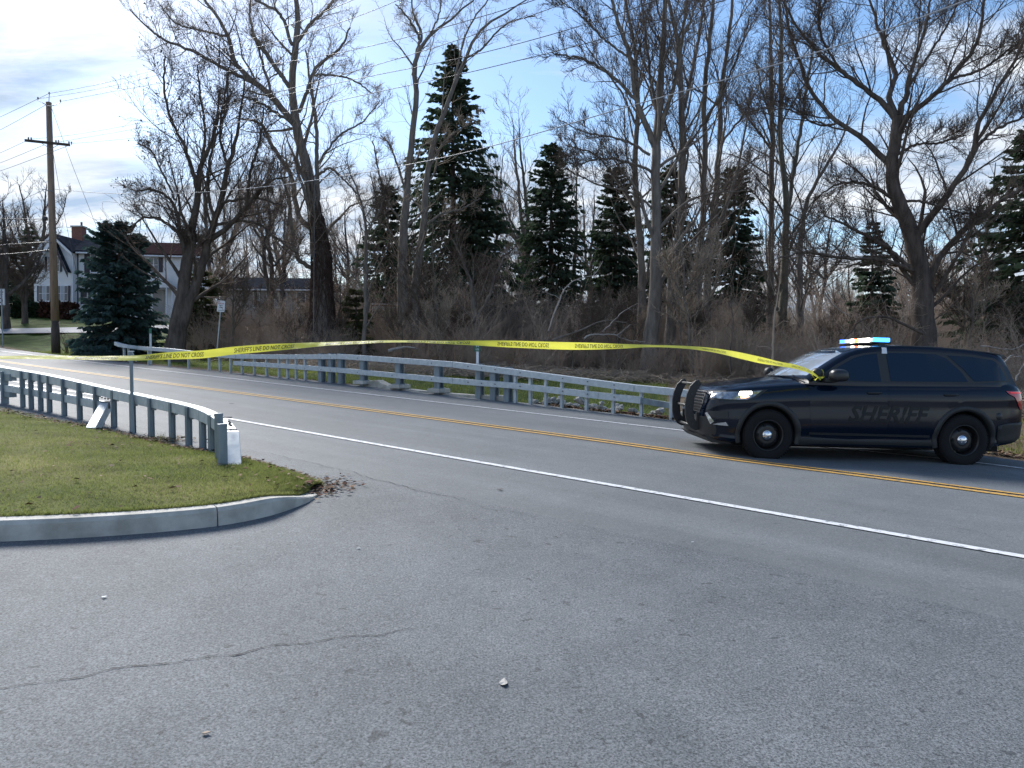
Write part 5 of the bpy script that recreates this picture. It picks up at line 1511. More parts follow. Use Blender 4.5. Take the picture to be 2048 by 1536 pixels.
# saplings standing in the scrub
sap = []
for k in range(3):
    sap.append(plain_tree('sapling', 'slender bare sapling standing in the scrub behind the guard rail', (880, 1385, 1930)[k], (715, 735, 740)[k], (480, 450, 500)[k], (32.5, 29.5, 28.5)[k], 90 + k, w=5, mt=M['bark'] if k % 2 else M['bark_g'], mtw=M['twig_p'] if k == 1 else M['twig'], lev=((9, .32, 36, 6), (5, .4, 40, 4), (3, .5, 40, 3)), group='slender saplings in the scrub'))
for i in range(34):
    X = r_.uniform(400, 2200); d = float(d_edge(X)) + r_.uniform(.3, 9) + (7 if X > 1650 else 0)
    copy_tree(sap[i % 3], col_at(X, d), r_.uniform(0, 6.28), r_.uniform(.45, .85))

# conifers
def conifer(name, label, X, Yt, d, hgt, rad, m, seed, shape=.85, lean=0, dens=1.0, low=.04, spray=.42, zoff=0.0, tops=1, droop=.35):
    r = np.random.default_rng(seed)
    top = P(X, Yt, d); gz = float(zterrain(top.x, top.y)); H = top.z - gz if hgt is None else hgt
    b = Vector((top.x - lean * H, top.y, top.z - H))
    root = empty(name, b, label, 'tree')
    MB().tube([b + Vector((0, 0, -.3)), b.lerp(top, .5), top], [H * .014 + .05, H * .008 + .03, .01], 8).out('trunk', M['bark_d'], root, True)
    nw = int(H / .20 * dens)
    Ps, Rs = [], []; quads = []
    B0 = np.array(b); T0 = np.array(top)
    u = low + (1 - low) * (np.arange(nw) + r.random(nw) * .8) / nw
    nb_ = 8
    uu = np.repeat(u, nb_); az = r.random(len(uu)) * 2 * np.pi
    Lh = rad * np.clip((1 - uu), 0, 1) ** shape * (.55 + .62 * r.random(len(uu))) * np.clip(.55 + uu * 6, 0, 1) + .10
    k = 7
    s = np.linspace(0, 1, k)
    dr = np.stack([np.cos(az), np.sin(az)], 1)
    base = B0[None] + (T0 - B0)[None] * uu[:, None]
    rise = (uu - .45) * .9
    C = np.empty((len(uu), k, 3))
    for q in range(k):
        C[:, q, :2] = base[:, :2] + dr * (Lh * s[q])[:, None]
        C[:, q, 2] = base[:, 2] + Lh * (rise * s[q] - droop * s[q] ** 1.5 + .22 * s[q] ** 3)
    v, f = seg_mesh([(C, np.outer(.012 + .012 * Lh / rad, np.linspace(1, .3, k)), 3)])
    tag(build_np('boughs', v, f, M['bark_d'], root), kind='stuff')
    # needle sprays hanging from and beside each bough
    nsp = int(26 * dens)
    n = len(uu)
    t = (.12 + .88 * r.random((n, nsp)) ** .8)
    ii = t * (k - 1); i0 = np.clip(ii.astype(int), 0, k - 2); fr = (ii - i0)[..., None]
    pp_ = C[np.arange(n)[:, None], i0] * (1 - fr) + C[np.arange(n)[:, None], i0 + 1] * fr
    tang = np.concatenate([dr, np.zeros((n, 1))], 1)[:, None, :]; side = np.stack([-dr[:, 1], dr[:, 0], np.zeros(n)], 1)[:, None, :]
    ln = spray * (.4 + .8 * r.random((n, nsp, 1))) * (.45 + .6 * (Lh / rad)[:, None, None])
    sgn = np.where(r.random((n, nsp, 1)) < .5, -1, 1)
    D = tang * (.55 + .3 * r.random((n, nsp, 1))) + side * sgn * (.25 + .8 * r.random((n, nsp, 1))); D[..., 2] += -.35 - .5 * r.random((n, nsp)) + .55 * (uu[:, None] > .8)
    D /= np.linalg.norm(D, axis=2, keepdims=True)
    W = np.cross(D, r.normal(size=D.shape)); W /= np.linalg.norm(W, axis=2, keepdims=True) + 1e-9
    wd = ln * .26
    a = pp_ - W * wd * .4; b2 = pp_ + D * ln * .55 - W * wd; c2 = pp_ + D * ln; d2 = pp_ + D * ln * .5 + W * wd
    Q = np.stack([a, b2, c2, d2], 2).reshape(-1, 3)
    tag(build_np('needles', Q, np.arange(len(Q)).reshape(-1, 4), m, root), kind='stuff')
    return root
conifer('spruce_tree', 'tallest dark spruce with narrow pointed top behind the two slender bare trees', 905, 92, 45, None, 6.2, M['needle'], 101, .85, spray=.62, droop=.5, dens=1.0)
conifer('evergreen_tree', 'pointed evergreen right of the tall spruce, second in the row', 1103, 288, 47, None, 3.3, M['needle'], 102, .55, spray=.5)
conifer('evergreen_tree', 'evergreen with rounded tip just left of the big forked bare tree', 1232, 336, 49, None, 2.6, M['needle'], 103, .5, spray=.5)
conifer('evergreen_tree', 'evergreen mostly hidden behind the trunks of the right hand clump', 1342, 332, 50, None, 2.6, M['needle'], 104, .5, spray=.5)
conifer('evergreen_tree', 'narrow evergreen right of the clump of bare trunks', 1470, 335, 48, None, 2.4, M['needle'], 105, .42, spray=.5)
conifer('evergreen_tree', 'small evergreen seen under the maple boughs behind the light bar', 1747, 442, 46, None, 2.0, M['needle'], 106, .7, spray=.45)
conifer('evergreen_tree', 'broad dark evergreen at the right edge of the picture', 2076, 250, 30, None, 3.9, M['needle'], 107, .62, spray=.5, dens=1.15)
conifer('yew_tree', 'low dark round topped yew beside the foot of the tall spruce', 952, 372, 43, None, 1.9, M['needle'], 108, .3, spray=.42)
conifer('evergreen_tree', 'dark evergreen between the bare tree and the white house at the left', 60, 455, 66, None, 2.2, M['needle'], 109, .6)
conifer('evergreen_tree', 'dark evergreen at the far left edge over the beige garage', -6, 478, 68, None, 2.6, M['needle'], 110, .6)
conifer('evergreen_tree', 'squat dark evergreen left of the two slender bare trees', 775, 372, 47, None, 3.1, M['needle'], 112, .6, spray=.5)
conifer('blue_spruce', 'bushy blue spruce covering the corner of the white house', 236, 452, 35, None, 2.0, M['needle_b'], 111, .36, dens=1.9, spray=.36, low=.03, droop=.25)
conifer('arborvitae', 'yellowish green arborvitae right of the multi-stem bare tree', 402, 545, 39, None, 1.25, M['needle_y'], 113, .35, spray=.35, dens=1.2)
conifer('arborvitae', 'small olive green shrub right of the creeper covered walnut trunk', 712, 580, 37, None, .8, M['needle_y'], 114, .3, spray=.3, dens=1.1)

# ---------------------------------------------------------------- scrub
def shrub_mesh(seed, h, stems_, lean, m2=7, m3=5, curl=.2, rb=.016):
    r = np.random.default_rng(seed)
    n = stems_; k = 9; az = r.random(n) * 2 * np.pi; ln = h * (.55 + .55 * r.random(n)); l_ = lean * (.2 + r.random(n))
    C = np.empty((n, k, 3)); s = np.linspace(0, 1, k)
    for q in range(k):
        rad = ln * l_ * s[q] ** 1.4 + .18
        C[:, q, 0] = np.cos(az) * rad; C[:, q, 1] = np.sin(az) * rad; C[:, q, 2] = ln * (s[q] - curl * s[q] ** 3 * l_) - .1
    C[:, 1:] += np.cumsum(r.normal(size=(n, k - 1, 3)) * .035 * h / 2, axis=1)
    R = np.outer(rb * (.6 + .8 * r.random(n)), np.linspace(1, .35, k))
    C2, R2 = grow(C, R, m2, .38, 42, 6, up=.22, r=r, wander=.26, rmin=.006, u0=.15, rscale=.7)
    C3, R3 = grow(C2, R2, m3, .5, 45, 4, up=.15, r=r, wander=.3, rmin=.0048, rscale=.7)
    return seg_mesh([(C, R, 4), (C2, R2, 3), (C3, R3, 3)])
src = []
descr = [(1110, 31.0, 'brown bare shrub of upright stems at the wood edge left of the fallen branches', M['twig_r']), (905, 31.5, 'brown bare shrub with arching twigs behind the green marker post', M['twig_r']),
         (1480, 28.5, 'bare shrub with pale twigs behind the end of the far guard rail', M['twig_p']), (560, 35.5, 'dense bare shrub behind the guard rail between the two left trees', M['twig_s']),
         (1650, 25.5, 'tangled bare shrub rising behind the bonnet of the police car', M['twig_r'])]
for i, (X, d, lb_, m) in enumerate(descr):
    v, f = shrub_mesh(200 + i, (3.4, 3.0, 2.8, 3.3, 2.6)[i], (17, 20, 18, 18, 16)[i], (.35, .75, .5, .4, .9)[i])
    me_o = build_np('bare_shrub', v, f, m, None); me_o.location = col_at(X, d); src.append(me_o)
    tag(me_o, lb_, 'shrub')
def scatter(name, label, pts, rotz, scl, pick, sources, kind='stuff', tilt=0.0):
    me = bpy.data.meshes.new(name); me.vertices.add(len(pts)); me.vertices.foreach_set('co', np.asarray(pts, dtype=np.float32).ravel())
    a = me.attributes.new('rz', 'FLOAT_VECTOR', 'POINT'); rot = np.zeros((len(pts), 3), np.float32); rot[:, 2] = rotz
    rot[:, :2] = rng.normal(0, tilt, (len(pts), 2)) if tilt else 0
    a.data.foreach_set('vector', rot.ravel())
    a = me.attributes.new('sc', 'FLOAT', 'POINT'); a.data.foreach_set('value', np.asarray(scl, dtype=np.float32))
    a = me.attributes.new('pk', 'INT', 'POINT'); a.data.foreach_set('value', np.asarray(pick, dtype=np.int32))
    o = link(name, me)
    ng = bpy.data.node_groups.new(name, 'GeometryNodeTree')
    ng.interface.new_socket('Geometry', in_out='INPUT', socket_type='NodeSocketGeometry'); ng.interface.new_socket('Geometry', in_out='OUTPUT', socket_type='NodeSocketGeometry')
    gi = ng.nodes.new('NodeGroupInput'); go = ng.nodes.new('NodeGroupOutput')
    jn = ng.nodes.new('GeometryNodeJoinGeometry')
    for s in sources[::-1]:
        oi = ng.nodes.new('GeometryNodeObjectInfo'); oi.inputs['Object'].default_value = s; oi.transform_space = 'ORIGINAL'
        g2 = ng.nodes.new('GeometryNodeGeometryToInstance'); ng.links.new(oi.outputs['Geometry'], g2.inputs[0]); ng.links.new(g2.outputs[0], jn.inputs[0])
    ip = ng.nodes.new('GeometryNodeInstanceOnPoints'); ip.inputs['Pick Instance'].default_value = True
    mp_ = ng.nodes.new('GeometryNodeMeshToPoints')
    ng.links.new(gi.outputs[0], mp_.inputs[0]); ng.links.new(mp_.outputs[0], ip.inputs['Points']); ng.links.new(jn.outputs[0], ip.inputs['Instance'])
    for nm_, ty, sock in (('rz', 'FLOAT_VECTOR', 'Rotation'), ('sc', 'FLOAT', 'Scale'), ('pk', 'INT', 'Instance Index')):
        na = ng.nodes.new('GeometryNodeInputNamedAttribute'); na.data_type = ty; na.inputs[0].default_value = nm_
        ng.links.new([q for q in na.outputs if q.enabled][0], ip.inputs[sock])
    ng.links.new(ip.outputs[0], go.inputs[0])
    md = o.modifiers.new('scatter', 'NODES'); md.node_group = ng
    return tag(o, label, 'scrub', kind=kind)
n = 400
Xs_ = rng.uniform(372, 2330, n); dep = d_edge(Xs_) + .8 + rng.random(n) ** 1.25 * 17
Xs_[:50] = rng.uniform(372, 2330, 50); dep[:50] = d_edge(Xs_[:50]) + .3
keep = ~((Xs_ > 1120) & (Xs_ < 1300) & (dep < 34) & (rng.random(n) < .7)) & ~((Xs_ > 640) & (Xs_ < 930) & (dep < 37) & (rng.random(n) < .55)) & ~((Xs_ < 640) & (dep > 44))
Xs_, dep = Xs_[keep], dep[keep]; n = len(Xs_)
x = (Xs_ - 1024) / FPX * dep; z = zterrain(x, dep)
hs = np.interp(Xs_, [372, 600, 700, 900, 1000, 1400, 1700, 2300], [.95, .95, .95, 1.15, 1.1, 1.0, .72, .66]) * (.6 + .6 * rng.random(n))
hs *= np.interp(dep - d_edge(Xs_), [0, 4, 12], [.42, .72, 1.25]) * np.where(rng.random(n) < .12, 1.4, 1)
scatter('undergrowth', 'dense brown leafless scrub filling the wood behind the guard rail', np.stack([x, dep, z], 1), rng.random(n) * 6.28, hs, rng.integers(0, 5, n), src, tilt=.08)
# far band of thicket closing the view under the crowns
n = 330
Xs_ = rng.uniform(330, 2500, n); dep = rng.uniform(46, 80, n); dep = np.where(Xs_ < 700, dep + 25, dep)
x = (Xs_ - 1024) / FPX * dep; z = zterrain(x, dep)
scatter('far_thicket', 'far brown thicket closing the view behind the evergreens', np.stack([x, dep, z], 1), rng.random(n) * 6.28, 1.35 + .9 * rng.random(n), rng.integers(0, 5, n), src)
# dead grass and sticks on the bank
def stick_mesh(n, seed, spread, ln, rr):
    r = np.random.default_rng(seed)
    p0 = np.stack([r.normal(0, spread, n), r.normal(0, spread * .6, n), .03 + .25 * r.random(n) ** 2], 1); a = r.random(n) * 6.28; e = r.normal(0, .28, n); L_ = ln * (.3 + r.random(n))
    D = np.stack([np.cos(a) * np.cos(e), np.sin(a) * np.cos(e), np.sin(e)], 1)
    C = p0[:, None] + D[:, None] * (np.linspace(-.5, .5, 4)[None, :, None] * L_[:, None, None]) + r.normal(0, .03, (n, 4, 3)); C[..., 2] = np.abs(C[..., 2]) + .01
    return seg_mesh([(C, np.full((n, 4), rr) * (.5 + r.random((n, 1))), 3)])
v, f = stick_mesh(150, 3, .9, .9, .008)
s1 = build_np('brushwood_pile', v, f, M['twig_p']); s1.location = col_at(1215, 29.8); tag(s1, 'pile of pale brushwood on the bank left of the big forked tree', 'brushwood')
n = 130
Xs_ = rng.uniform(560, 2250, n); dep = d_edge(Xs_) + rng.normal(.6, 1.2, n)
x = (Xs_ - 1024) / FPX * dep
scatter('fallen_sticks', 'fallen twigs and brushwood littering the edge of the wood', np.stack([x, dep, zterrain(x, dep)], 1), rng.random(n) * 6.28, .6 + .7 * rng.random(n), np.zeros(n), [s1])
# straw coloured dead grass along the wood edge, the right bank and the ditch
n = 26000
Xs_ = rng.uniform(620, 2300, n); dep = d_edge(Xs_) + rng.normal(.5, 1.5, n) + 3 * rng.random(n) ** 2
x = (Xs_ - 1024) / FPX * dep; y = dep
m_ = rng.random(n) < .30
tq = rng.uniform(-15, -2.5, n); wq = -.75 - rng.random(n) ** 1.3 * 3.2
x2, y2 = R0x + tq * Dx + wq * Nx, R0y + tq * Dy + wq * Ny
m_ &= (np.array([wfar(a) for a in tq]) > wq)
x = np.where(m_, x2, x); y = np.where(m_, y2, y)
cb = np.array([.17, .13, .085]) * (.5 + .8 * rng.random((n, 1))) * np.array([1, 1, .9])
tag(blades(np.stack([x, y, zterrain(x, y)], 1), .20, .018, cb, 'dead_grass', M['grass'], 1.2), 'straw coloured dead grass along the wood edge and on the right bank', 'grass', kind='stuff')
# tuft of dry stalks by the near rail
g_ = G(322, 885); n = 90
ps = np.array([(g_.x + rng.normal(0, .10), g_.y + rng.normal(0, .05), g_.z) for _ in range(n)])
tag(blades(ps, .14, .007, np.tile(np.array([[.34, .26, .17]]), (n, 1)), 'dry_tuft', M['grass'], 1.3), 'tuft of dry straw coloured stalks at the foot of the near rail', 'grass', kind='stuff')

# fallen and leaning deadwood
def deadwood(label, lines, d, m, ws, name='fallen_branch', seed=1, m1=3):
    base = P(lines[0][0][0], lines[0][0][1], d); root = empty(name, base, label, 'branch')
    Ls, Rs = [], []
    r = np.random.default_rng(seed)
    for ln_ in lines:
        c, q = uniform_limb([P(X, Y, d + i * .15) for i, (X, Y) in enumerate(ln_)], list(np.linspace(ws, ws * .35, len(ln_)) * d / FPX / 2), 16, .015, r); Ls.append(c); Rs.append(q)
    Ls, Rs = np.array(Ls), np.array(Rs)
    v, f = seg_mesh([(Ls, Rs, 7)]); build_np('limb', v, f, m, root, True)
    C, R = grow(Ls, Rs, m1, .22, 50, 5, r=r, wander=.3, rmin=.009, up=.1)
    v, f = seg_mesh([(C, R, 4)]); build_np('twigs', v, f, m, root)
    return root
deadwood('dark fallen limb with sunlit top reaching right toward the big forked tree', [[(1105, 681), (1140, 668), (1175, 655), (1200, 643), (1255, 645)], [(1235, 672), (1248, 660), (1262, 648)]], 30.5, M['bark'], 5, seed=1)
deadwood('pale bleached branch lying under the dark fallen limb', [[(1168, 678), (1182, 670), (1200, 669), (1232, 671), (1250, 679), (1290, 684)]], 30, M['deadwood'], 4, seed=2)
deadwood('thin pale branch slanting up right from the bleached branch', [[(1205, 664), (1225, 643), (1245, 625), (1275, 607)]], 30.2, M['deadwood'], 2.4, seed=3, m1=2)
deadwood('pale birch like stem leaning up behind the scrub right of the green marker', [[(1097, 662), (1106, 634), (1117, 604), (1128, 580), (1146, 561), (1190, 548), (1206, 522)]], 31, M['deadwood'], 3.6, seed=4, m1=4)
deadwood('pale stick hanging in the scrub above the bonnet of the police car', [[(1650, 588), (1668, 610), (1686, 624), (1704, 632)]], 25, M['deadwood'], 3.2, seed=5, m1=1)
deadwood('grey stem standing upright in the scrub left of the windscreen', [[(1545, 745), (1546, 690), (1550, 630), (1556, 590), (1562, 540)]], 24.5, M['twig_p'], 5, seed=6, m1=6)
deadwood('thin dark stem standing in the scrub above the push bumper', [[(1462, 745), (1461, 700), (1466, 640), (1462, 590), (1470, 540)]], 26, M['bark_d'], 3.4, seed=7, m1=6)
deadwood('curved dark bough sweeping down beside the light bar', [[(1846, 668), (1810, 650), (1778, 636), (1745, 634), (1716, 645), (1697, 668), (1680, 690)]], 24, M['bark_d'], 6, seed=8, m1=5)
deadwood('pale dead branch sticking out of the scrub right of the car roof', [[(2004, 728), (2024, 712), (2048, 716), (2090, 700)], [(2030, 762), (2040, 740), (2062, 712)]], 19, M['deadwood'], 3, seed=9, m1=3)
deadwood('pale arching dead branch behind the rear half of the car roof', [[(1960, 692), (1995, 695), (2020, 699), (2044, 692), (2070, 676)]], 20, M['deadwood'], 3, seed=10, m1=2)
deadwood('pale log lying on the ground behind the guard rail left of the green marker', [[(776, 702), (795, 697), (812, 694), (838, 698)]], 30.5, M['deadwood'], 7, seed=11, m1=2)
deadwood('weathered pale log left of the creeper covered walnut trunk', [[(570, 673), (590, 679), (612, 677), (634, 677)]], 36, M['deadwood'], 4.5, seed=12, m1=2)
# ---------------------------------------------------------------- houses
def wall_frame(X0, X1, d0, d1, Yb=None):
    """vertical wall plane between two columns; returns fn (X, Y) -> point on that plane"""
    a = P(X0, 700, d0); b = P(X1, 700, d1)
    dirv = Vector((b.x - a.x, b.y - a.y, 0)); nrm = Vector((dirv.y, -dirv.x, 0)).normalized()
    if nrm.y > 0: nrm = -nrm
    def fn(X, Y, out=0.0):
        r = CR @ Vector(((X - 1024) / FPX, (768 - Y) / FPX, -1)); o = Vector((0, 0, EYE))
        t = (a - o).dot(nrm) / r.dot(nrm)
        return o + r * t + nrm * out
    return fn, nrm, dirv.normalized()
def quad_box(pts, nrm, t):
    """a flat polygon given in world points, thickened along nrm"""
    n = len(pts); v = [p for p in pts] + [p + nrm * t for p in pts]
    f = [tuple(range(n)), tuple(range(n, 2 * n))[::-1]] + [(k, (k + 1) % n, n + (k + 1) % n, n + k) for k in range(n)]
    mb = MB(); mb.add(v, f); return mb
def rect(fn, X0, Y0, X1, Y1, out=0.0): return [fn(X0, Y0, out), fn(X1, Y0, out), fn(X1, Y1, out), fn(X0, Y1, out)]
def siding(fn, nrm, X0, X1, Yt, Yb, root, m, gable=None, step=.115):
    """overlapping clapboards, each a wedge-shaped board"""
    zt, zb = fn((X0 + X1) / 2, Yt).z, fn((X0 + X1) / 2, Yb).z
    A, B = fn(X0, Yb), fn(X1, Yb); mb = MB(); z = zb
    while z < zt - .02:
        z1 = min(z + step, zt); l, r = 0.0, 1.0
        if gable:
            l, r = gable(z1)
            if r - l < .02: break
        a = A.lerp(B, l); b = A.lerp(B, r)
        q = [Vector((a.x, a.y, z)) + nrm * .035, Vector((b.x, b.y, z)) + nrm * .035, Vector((b.x, b.y, z1)) + nrm * .010, Vector((a.x, a.y, z1)) + nrm * .010]
        mb.add(q + [Vector((a.x, a.y, z)), Vector((b.x, b.y, z))], [(0, 1, 2, 3), (4, 5, 1, 0)])
        z = z1
    return tag(mb.out('clapboards', m, root, fix=False), kind='stuff')
def house_window(fn, nrm, X0, Y0, X1, Y1, root, lights=1, sh=None, curtain=False):
    fr = quad_box(rect(fn, X0, Y0, X1, Y1, .04), nrm, .05).out('window', M['trim'], root)
    w = (X1 - X0) / lights
    for k in range(lights):
        a, b = X0 + w * k + w * .10, X0 + w * (k + 1) - w * .10
        ym = (Y0 + Y1) / 2
        for ya, yb in ((Y0 + 1.2, ym - .5), (ym + .5, Y1 - 1.6)):
            quad_box(rect(fn, a, ya, b, yb, .095), nrm, .008).out('pane', M['curtain'] if curtain and k == curtain - 1 else M['pane'], fr)
    quad_box(rect(fn, X0 - .7, Y1, X1 + .7, Y1 + 1.0, .04), nrm, .10).out('sill', M['trim'], fr)
    for s0, s1 in (sh or []):
        quad_box(rect(fn, s0, Y0 + .4, s1, Y1 - .4, .045), nrm, .04).out('shutter', M['shutter'], root)
def roof_plane(pts, root, m, name='roof', t=.14):
    n = (pts[1] - pts[0]).cross(pts[2] - pts[0]).normalized(); n = n if n.z > 0 else -n
    return quad_box(pts, n, t).out(name, m, root)
wf, wn, wd = wall_frame(70, 146, 60, 60)
house = empty('white_house', P(108, 642, 60), 'white clapboard two storey house with a steep gable behind the utility pole and blue spruce', 'house')
bk = -wn * 8
pk = wf(109, 473)
face = [wf(70, 648), wf(146, 648), wf(146, 505), pk, wf(70, 507)]
quad_box(face, bk, 1).out('wing_wall', M['siding'], house)
zE, zP = wf(146, 505).z, pk.z
A0, B0 = wf(70, 640), wf(146, 640); kx = (109 - 70) / 76
def gab(z):
    if z < zE: return 0, 1
    u = min(1, (z - zE) / (zP - zE)); return kx * u, 1 - (1 - kx) * u
siding(wf, wn, 70, 146, 473, 640, house, M['siding'], gab)
ov = wn * .35
for a, b in ((wf(63.5, 509.5), wf(109, 470)), (wf(109, 470), wf(148.5, 506.5))):
    roof_plane([a + ov, b + ov, b + bk, a + bk], house, M['shingle'])
    quad_box([a + ov, b + ov, b + ov - Vector((0, 0, .24)), a + ov - Vector((0, 0, .24))], wn, .05).out('bargeboard', M['trim'], house)
# the steep decorative gable in front
apex = wf(111, 476, .5)
l0, r0 = wf(64, 553, .5), wf(143, 547, .5)
for nm_, q0, m1_, m2_ in (('left', l0, M['trim'], M['trim']), ('right', r0, M['shutter'], M['shingle'])):
    dd = (q0 - apex).normalized(); inn = Vector((0, 0, -1)) * .42
    quad_box([apex, q0, q0 + inn * .9, apex + inn * 1.1], wn, .06).out('gable_board', m1_, house)
    quad_box([apex + Vector((0, 0, .03)), q0 + Vector((0, 0, .03)), q0 + Vector((0, 0, .03)) - wn * .5, apex + Vector((0, 0, .03)) - wn * .5], Vector((0, 0, 1)), .06).out('gable_roof', m2_, house)
house_window(wf, wn, 79, 571, 101, 603, house, 3, [(75.5, 78.6), (101.6, 104)], 2)
house_window(wf, wn, 115, 571, 137, 603, house, 3, [(137.6, 141.5)], 2)
house_window(wf, wn, 97, 513, 121, 544, house, 2, [(91, 95), (121.6, 124.6)])
quad_box(rect(wf, 145.2, 505, 147.2, 640, .0), wn, .08).out('corner_board', M['trim'], house)
mf, mn, md_ = wall_frame(146, 410, 60.4, 63.6)
quad_box([mf(147, 652), mf(412, 652), mf(412, 511), mf(147, 504)], -mn * 8, 1).out('main_wall', M['siding'], house)
siding(mf, mn, 148, 410, 508, 640, house, M['siding'])
bk2 = -mn * 4.2; ov2 = mn * .4
def mr(X, Y): return mf(X, Y)
e0, e1 = mr(147, 505), mr(282, 508); h_r = Vector((0, 0, 1.72))
roof_plane([e0 + ov2, e1 + ov2, e1 + bk2 + h_r, e0 + bk2 + h_r], house, M['shingle'])
e2, e3 = mr(283, 511), mr(412, 514)
roof_plane([e2 + ov2, e3 + ov2, e3 + bk2 + h_r * .95, e2 + bk2 + h_r * .95], house, M['shingle_b'])
for a, b in ((e0, e1), (e2, e3)):
    roof_plane([a - mn * 8.4, b - mn * 8.4, b + bk2 + h_r * .96, a + bk2 + h_r * .96], house, M['shingle_b'])
    MB().sweep([a + ov2 + mn * .06, b + ov2 + mn * .06], .12, .12).out('gutter', M['trim'], house)
MB().tube([mf(156, 507, .12), mf(156, 516, .06), mf(156, 600, .06), mf(155, 640, .06)], .05, 6).out('downpipe', M['shutter'], house)
house_window(mf, mn, 181, 508, 194, 546, house, 1, [(169, 180)])
house_window(mf, mn, 298, 515, 317, 545, house, 2, [(317.6, 326)])
house_window(mf, mn, 375, 516, 392, 545, house, 1, [(393, 398)])
house_window(mf, mn, 366, 588, 380, 606, house, 1)
house_window(mf, mn, 160, 580, 176, 610, house, 1, [(177, 182)])
quad_box(rect(mf, 306, 580, 330, 640, .03), mn, .06).out('front_door', M['beige'], house)
# porch
pf0, pf1, pfa = mf(299, 577, 1.3), mf(352, 578, 1.3), mf(324, 557, 1.3)
quad_box([pf0, pf1, pfa], -mn * 1.3, 1).out('porch_gable', M['siding'], house)
for a, b in ((pf0, pfa), (pfa, pf1)): roof_plane([a + mn * .1, b + mn * .1, b - mn * 1.3, a - mn * 1.3], house, M['shingle'], 'porch_roof', .08)
for X in (303, 338, 349): MB().box(mf(X, 608, 1.2), (.10, .10, 2.7)).out('porch_post', M['trim'], house)
MB().box(mf(322, 641, .9), (3.2, 1.6, .35)).out('porch_step', M['concrete'], house)
ch = P(158, 463, 65)
cb_ = MB().box(ch + Vector((0, 0, -.35)), (.95, .7, 1.5)).out('chimney', M['brick'], house)
MB().box(ch + Vector((0, 0, .42)), (1.1, .85, .12)).out('chimney_cap', M['concrete'], cb_)
MB().tube([ch + Vector((.25, 0, .45)), ch + Vector((.25, 0, .85))], .09, 8).out('flue', M['brick'], cb_)
# beige garage at the far left
gf, gn, gd = wall_frame(-40, 72, 72, 72)
gar = empty('beige_garage', P(20, 632, 72), 'beige garage with a peach door at the left edge behind the bare trees', 'garage')
quad_box([gf(-60, 640), gf(72, 640), gf(72, 568), gf(30, 574), gf(-60, 576)], -gn * 7, 1).out('wall', M['beige'], gar)
roof_plane([gf(-64, 577, .3), gf(74, 567, .3), gf(74, 567) - gn * 4 + Vector((0, 0, 1.6)), gf(-64, 577) - gn * 4 + Vector((0, 0, 1.6))], gar, M['shingle'])
quad_box(rect(gf, 21, 592, 30.5, 636, .02), gn, .06).out('door', M['peach'], gar)
quad_box(rect(gf, 31, 588, 33.5, 636, .02), gn, .12).out('downpipe', M['shutter'], gar)
# pale grey house half hidden by the scrub
hf, hn, hd = wall_frame(440, 665, 62, 64)
h2 = empty('grey_house', P(550, 640, 63), 'low house with grey roof and white trimmed windows half hidden behind the walnut trunk', 'house')
quad_box([hf(440, 650), hf(665, 650), hf(665, 580), hf(440, 578)], -hn * 8, 1).out('wall', M['beige'], h2)
roof_plane([hf(434, 579, .5), hf(672, 581, .5), hf(660, 581) - hn * 4 + Vector((0, 0, 1.35)), hf(446, 579) - hn * 4 + Vector((0, 0, 1.35))], h2, M['shingle'])
MB().sweep([hf(434, 578, .55), hf(672, 580, .55)], .12, .14).out('gutter', M['trim'], h2)
for X0, X1 in ((506, 520), (533, 546), (548, 560), (562, 575), (592, 612), (640, 652)): house_window(hf, hn, X0, 584, X1, 616, h2, 1)
# shed with bright gutter
sf, sn, sd_ = wall_frame(738, 862, 46, 47)
sh = empty('garden_shed', P(800, 668, 46), 'low dark shed with a bright white gutter behind the two slender bare trees', 'shed')
quad_box([sf(738, 680), sf(862, 680), sf(862, 612), sf(738, 610)], -sn * 4, 1).out('wall', M['pole_dark'], sh)
quad_box([sf(744, 612, .02), sf(800, 613, .02), sf(790, 621, .02), sf(745, 626, .02)], sn, .03).out('gable_panel', M['trim'], sh)
quad_box([sf(846, 613, .02), sf(861, 613, .02), sf(861, 621, .02), sf(848, 619, .02)], sn, .03).out('gable_panel', M['trim'], sh)
roof_plane([sf(735, 609, .3), sf(866, 611, .3), sf(858, 611) - sn * 2.4 + Vector((0, 0, .62)), sf(746, 609) - sn * 2.4 + Vector((0, 0, .62))], sh, M['shingle'])
MB().sweep([sf(742, 607.5, .36), sf(858, 609.5, .36)], .10, .08).out('gutter', M['trim'], sh)
for k in range(12):
    X0 = 741 + k * 10; quad_box(rect(sf, X0, 628, X0 + 8.6, 678, .01), sn, .03).out('plank', M['pole_dark'], sh)
# grey shed wall glimpsed through the scrub on the right
qf, qn, qd = wall_frame(1452, 1512, 47, 47)
s2 = empty('grey_shed', P(1480, 640, 47), 'pale grey shed glimpsed through the scrub left of the windscreen', 'shed')
quad_box([qf(1452, 660), qf(1512, 660), qf(1512, 606), qf(1482, 590), qf(1452, 606)], -qn * 3, 1).out('wall', M['beige'], s2)
roof_plane([qf(1448, 608, .2), qf(1482, 588, .2), qf(1482, 588) - qn * 3, qf(1448, 608) - qn * 3], s2, M['shingle']); roof_plane([qf(1482, 588, .2), qf(1516, 608, .2), qf(1516, 608) - qn * 3, qf(1482, 588) - qn * 3], s2, M['shingle'])

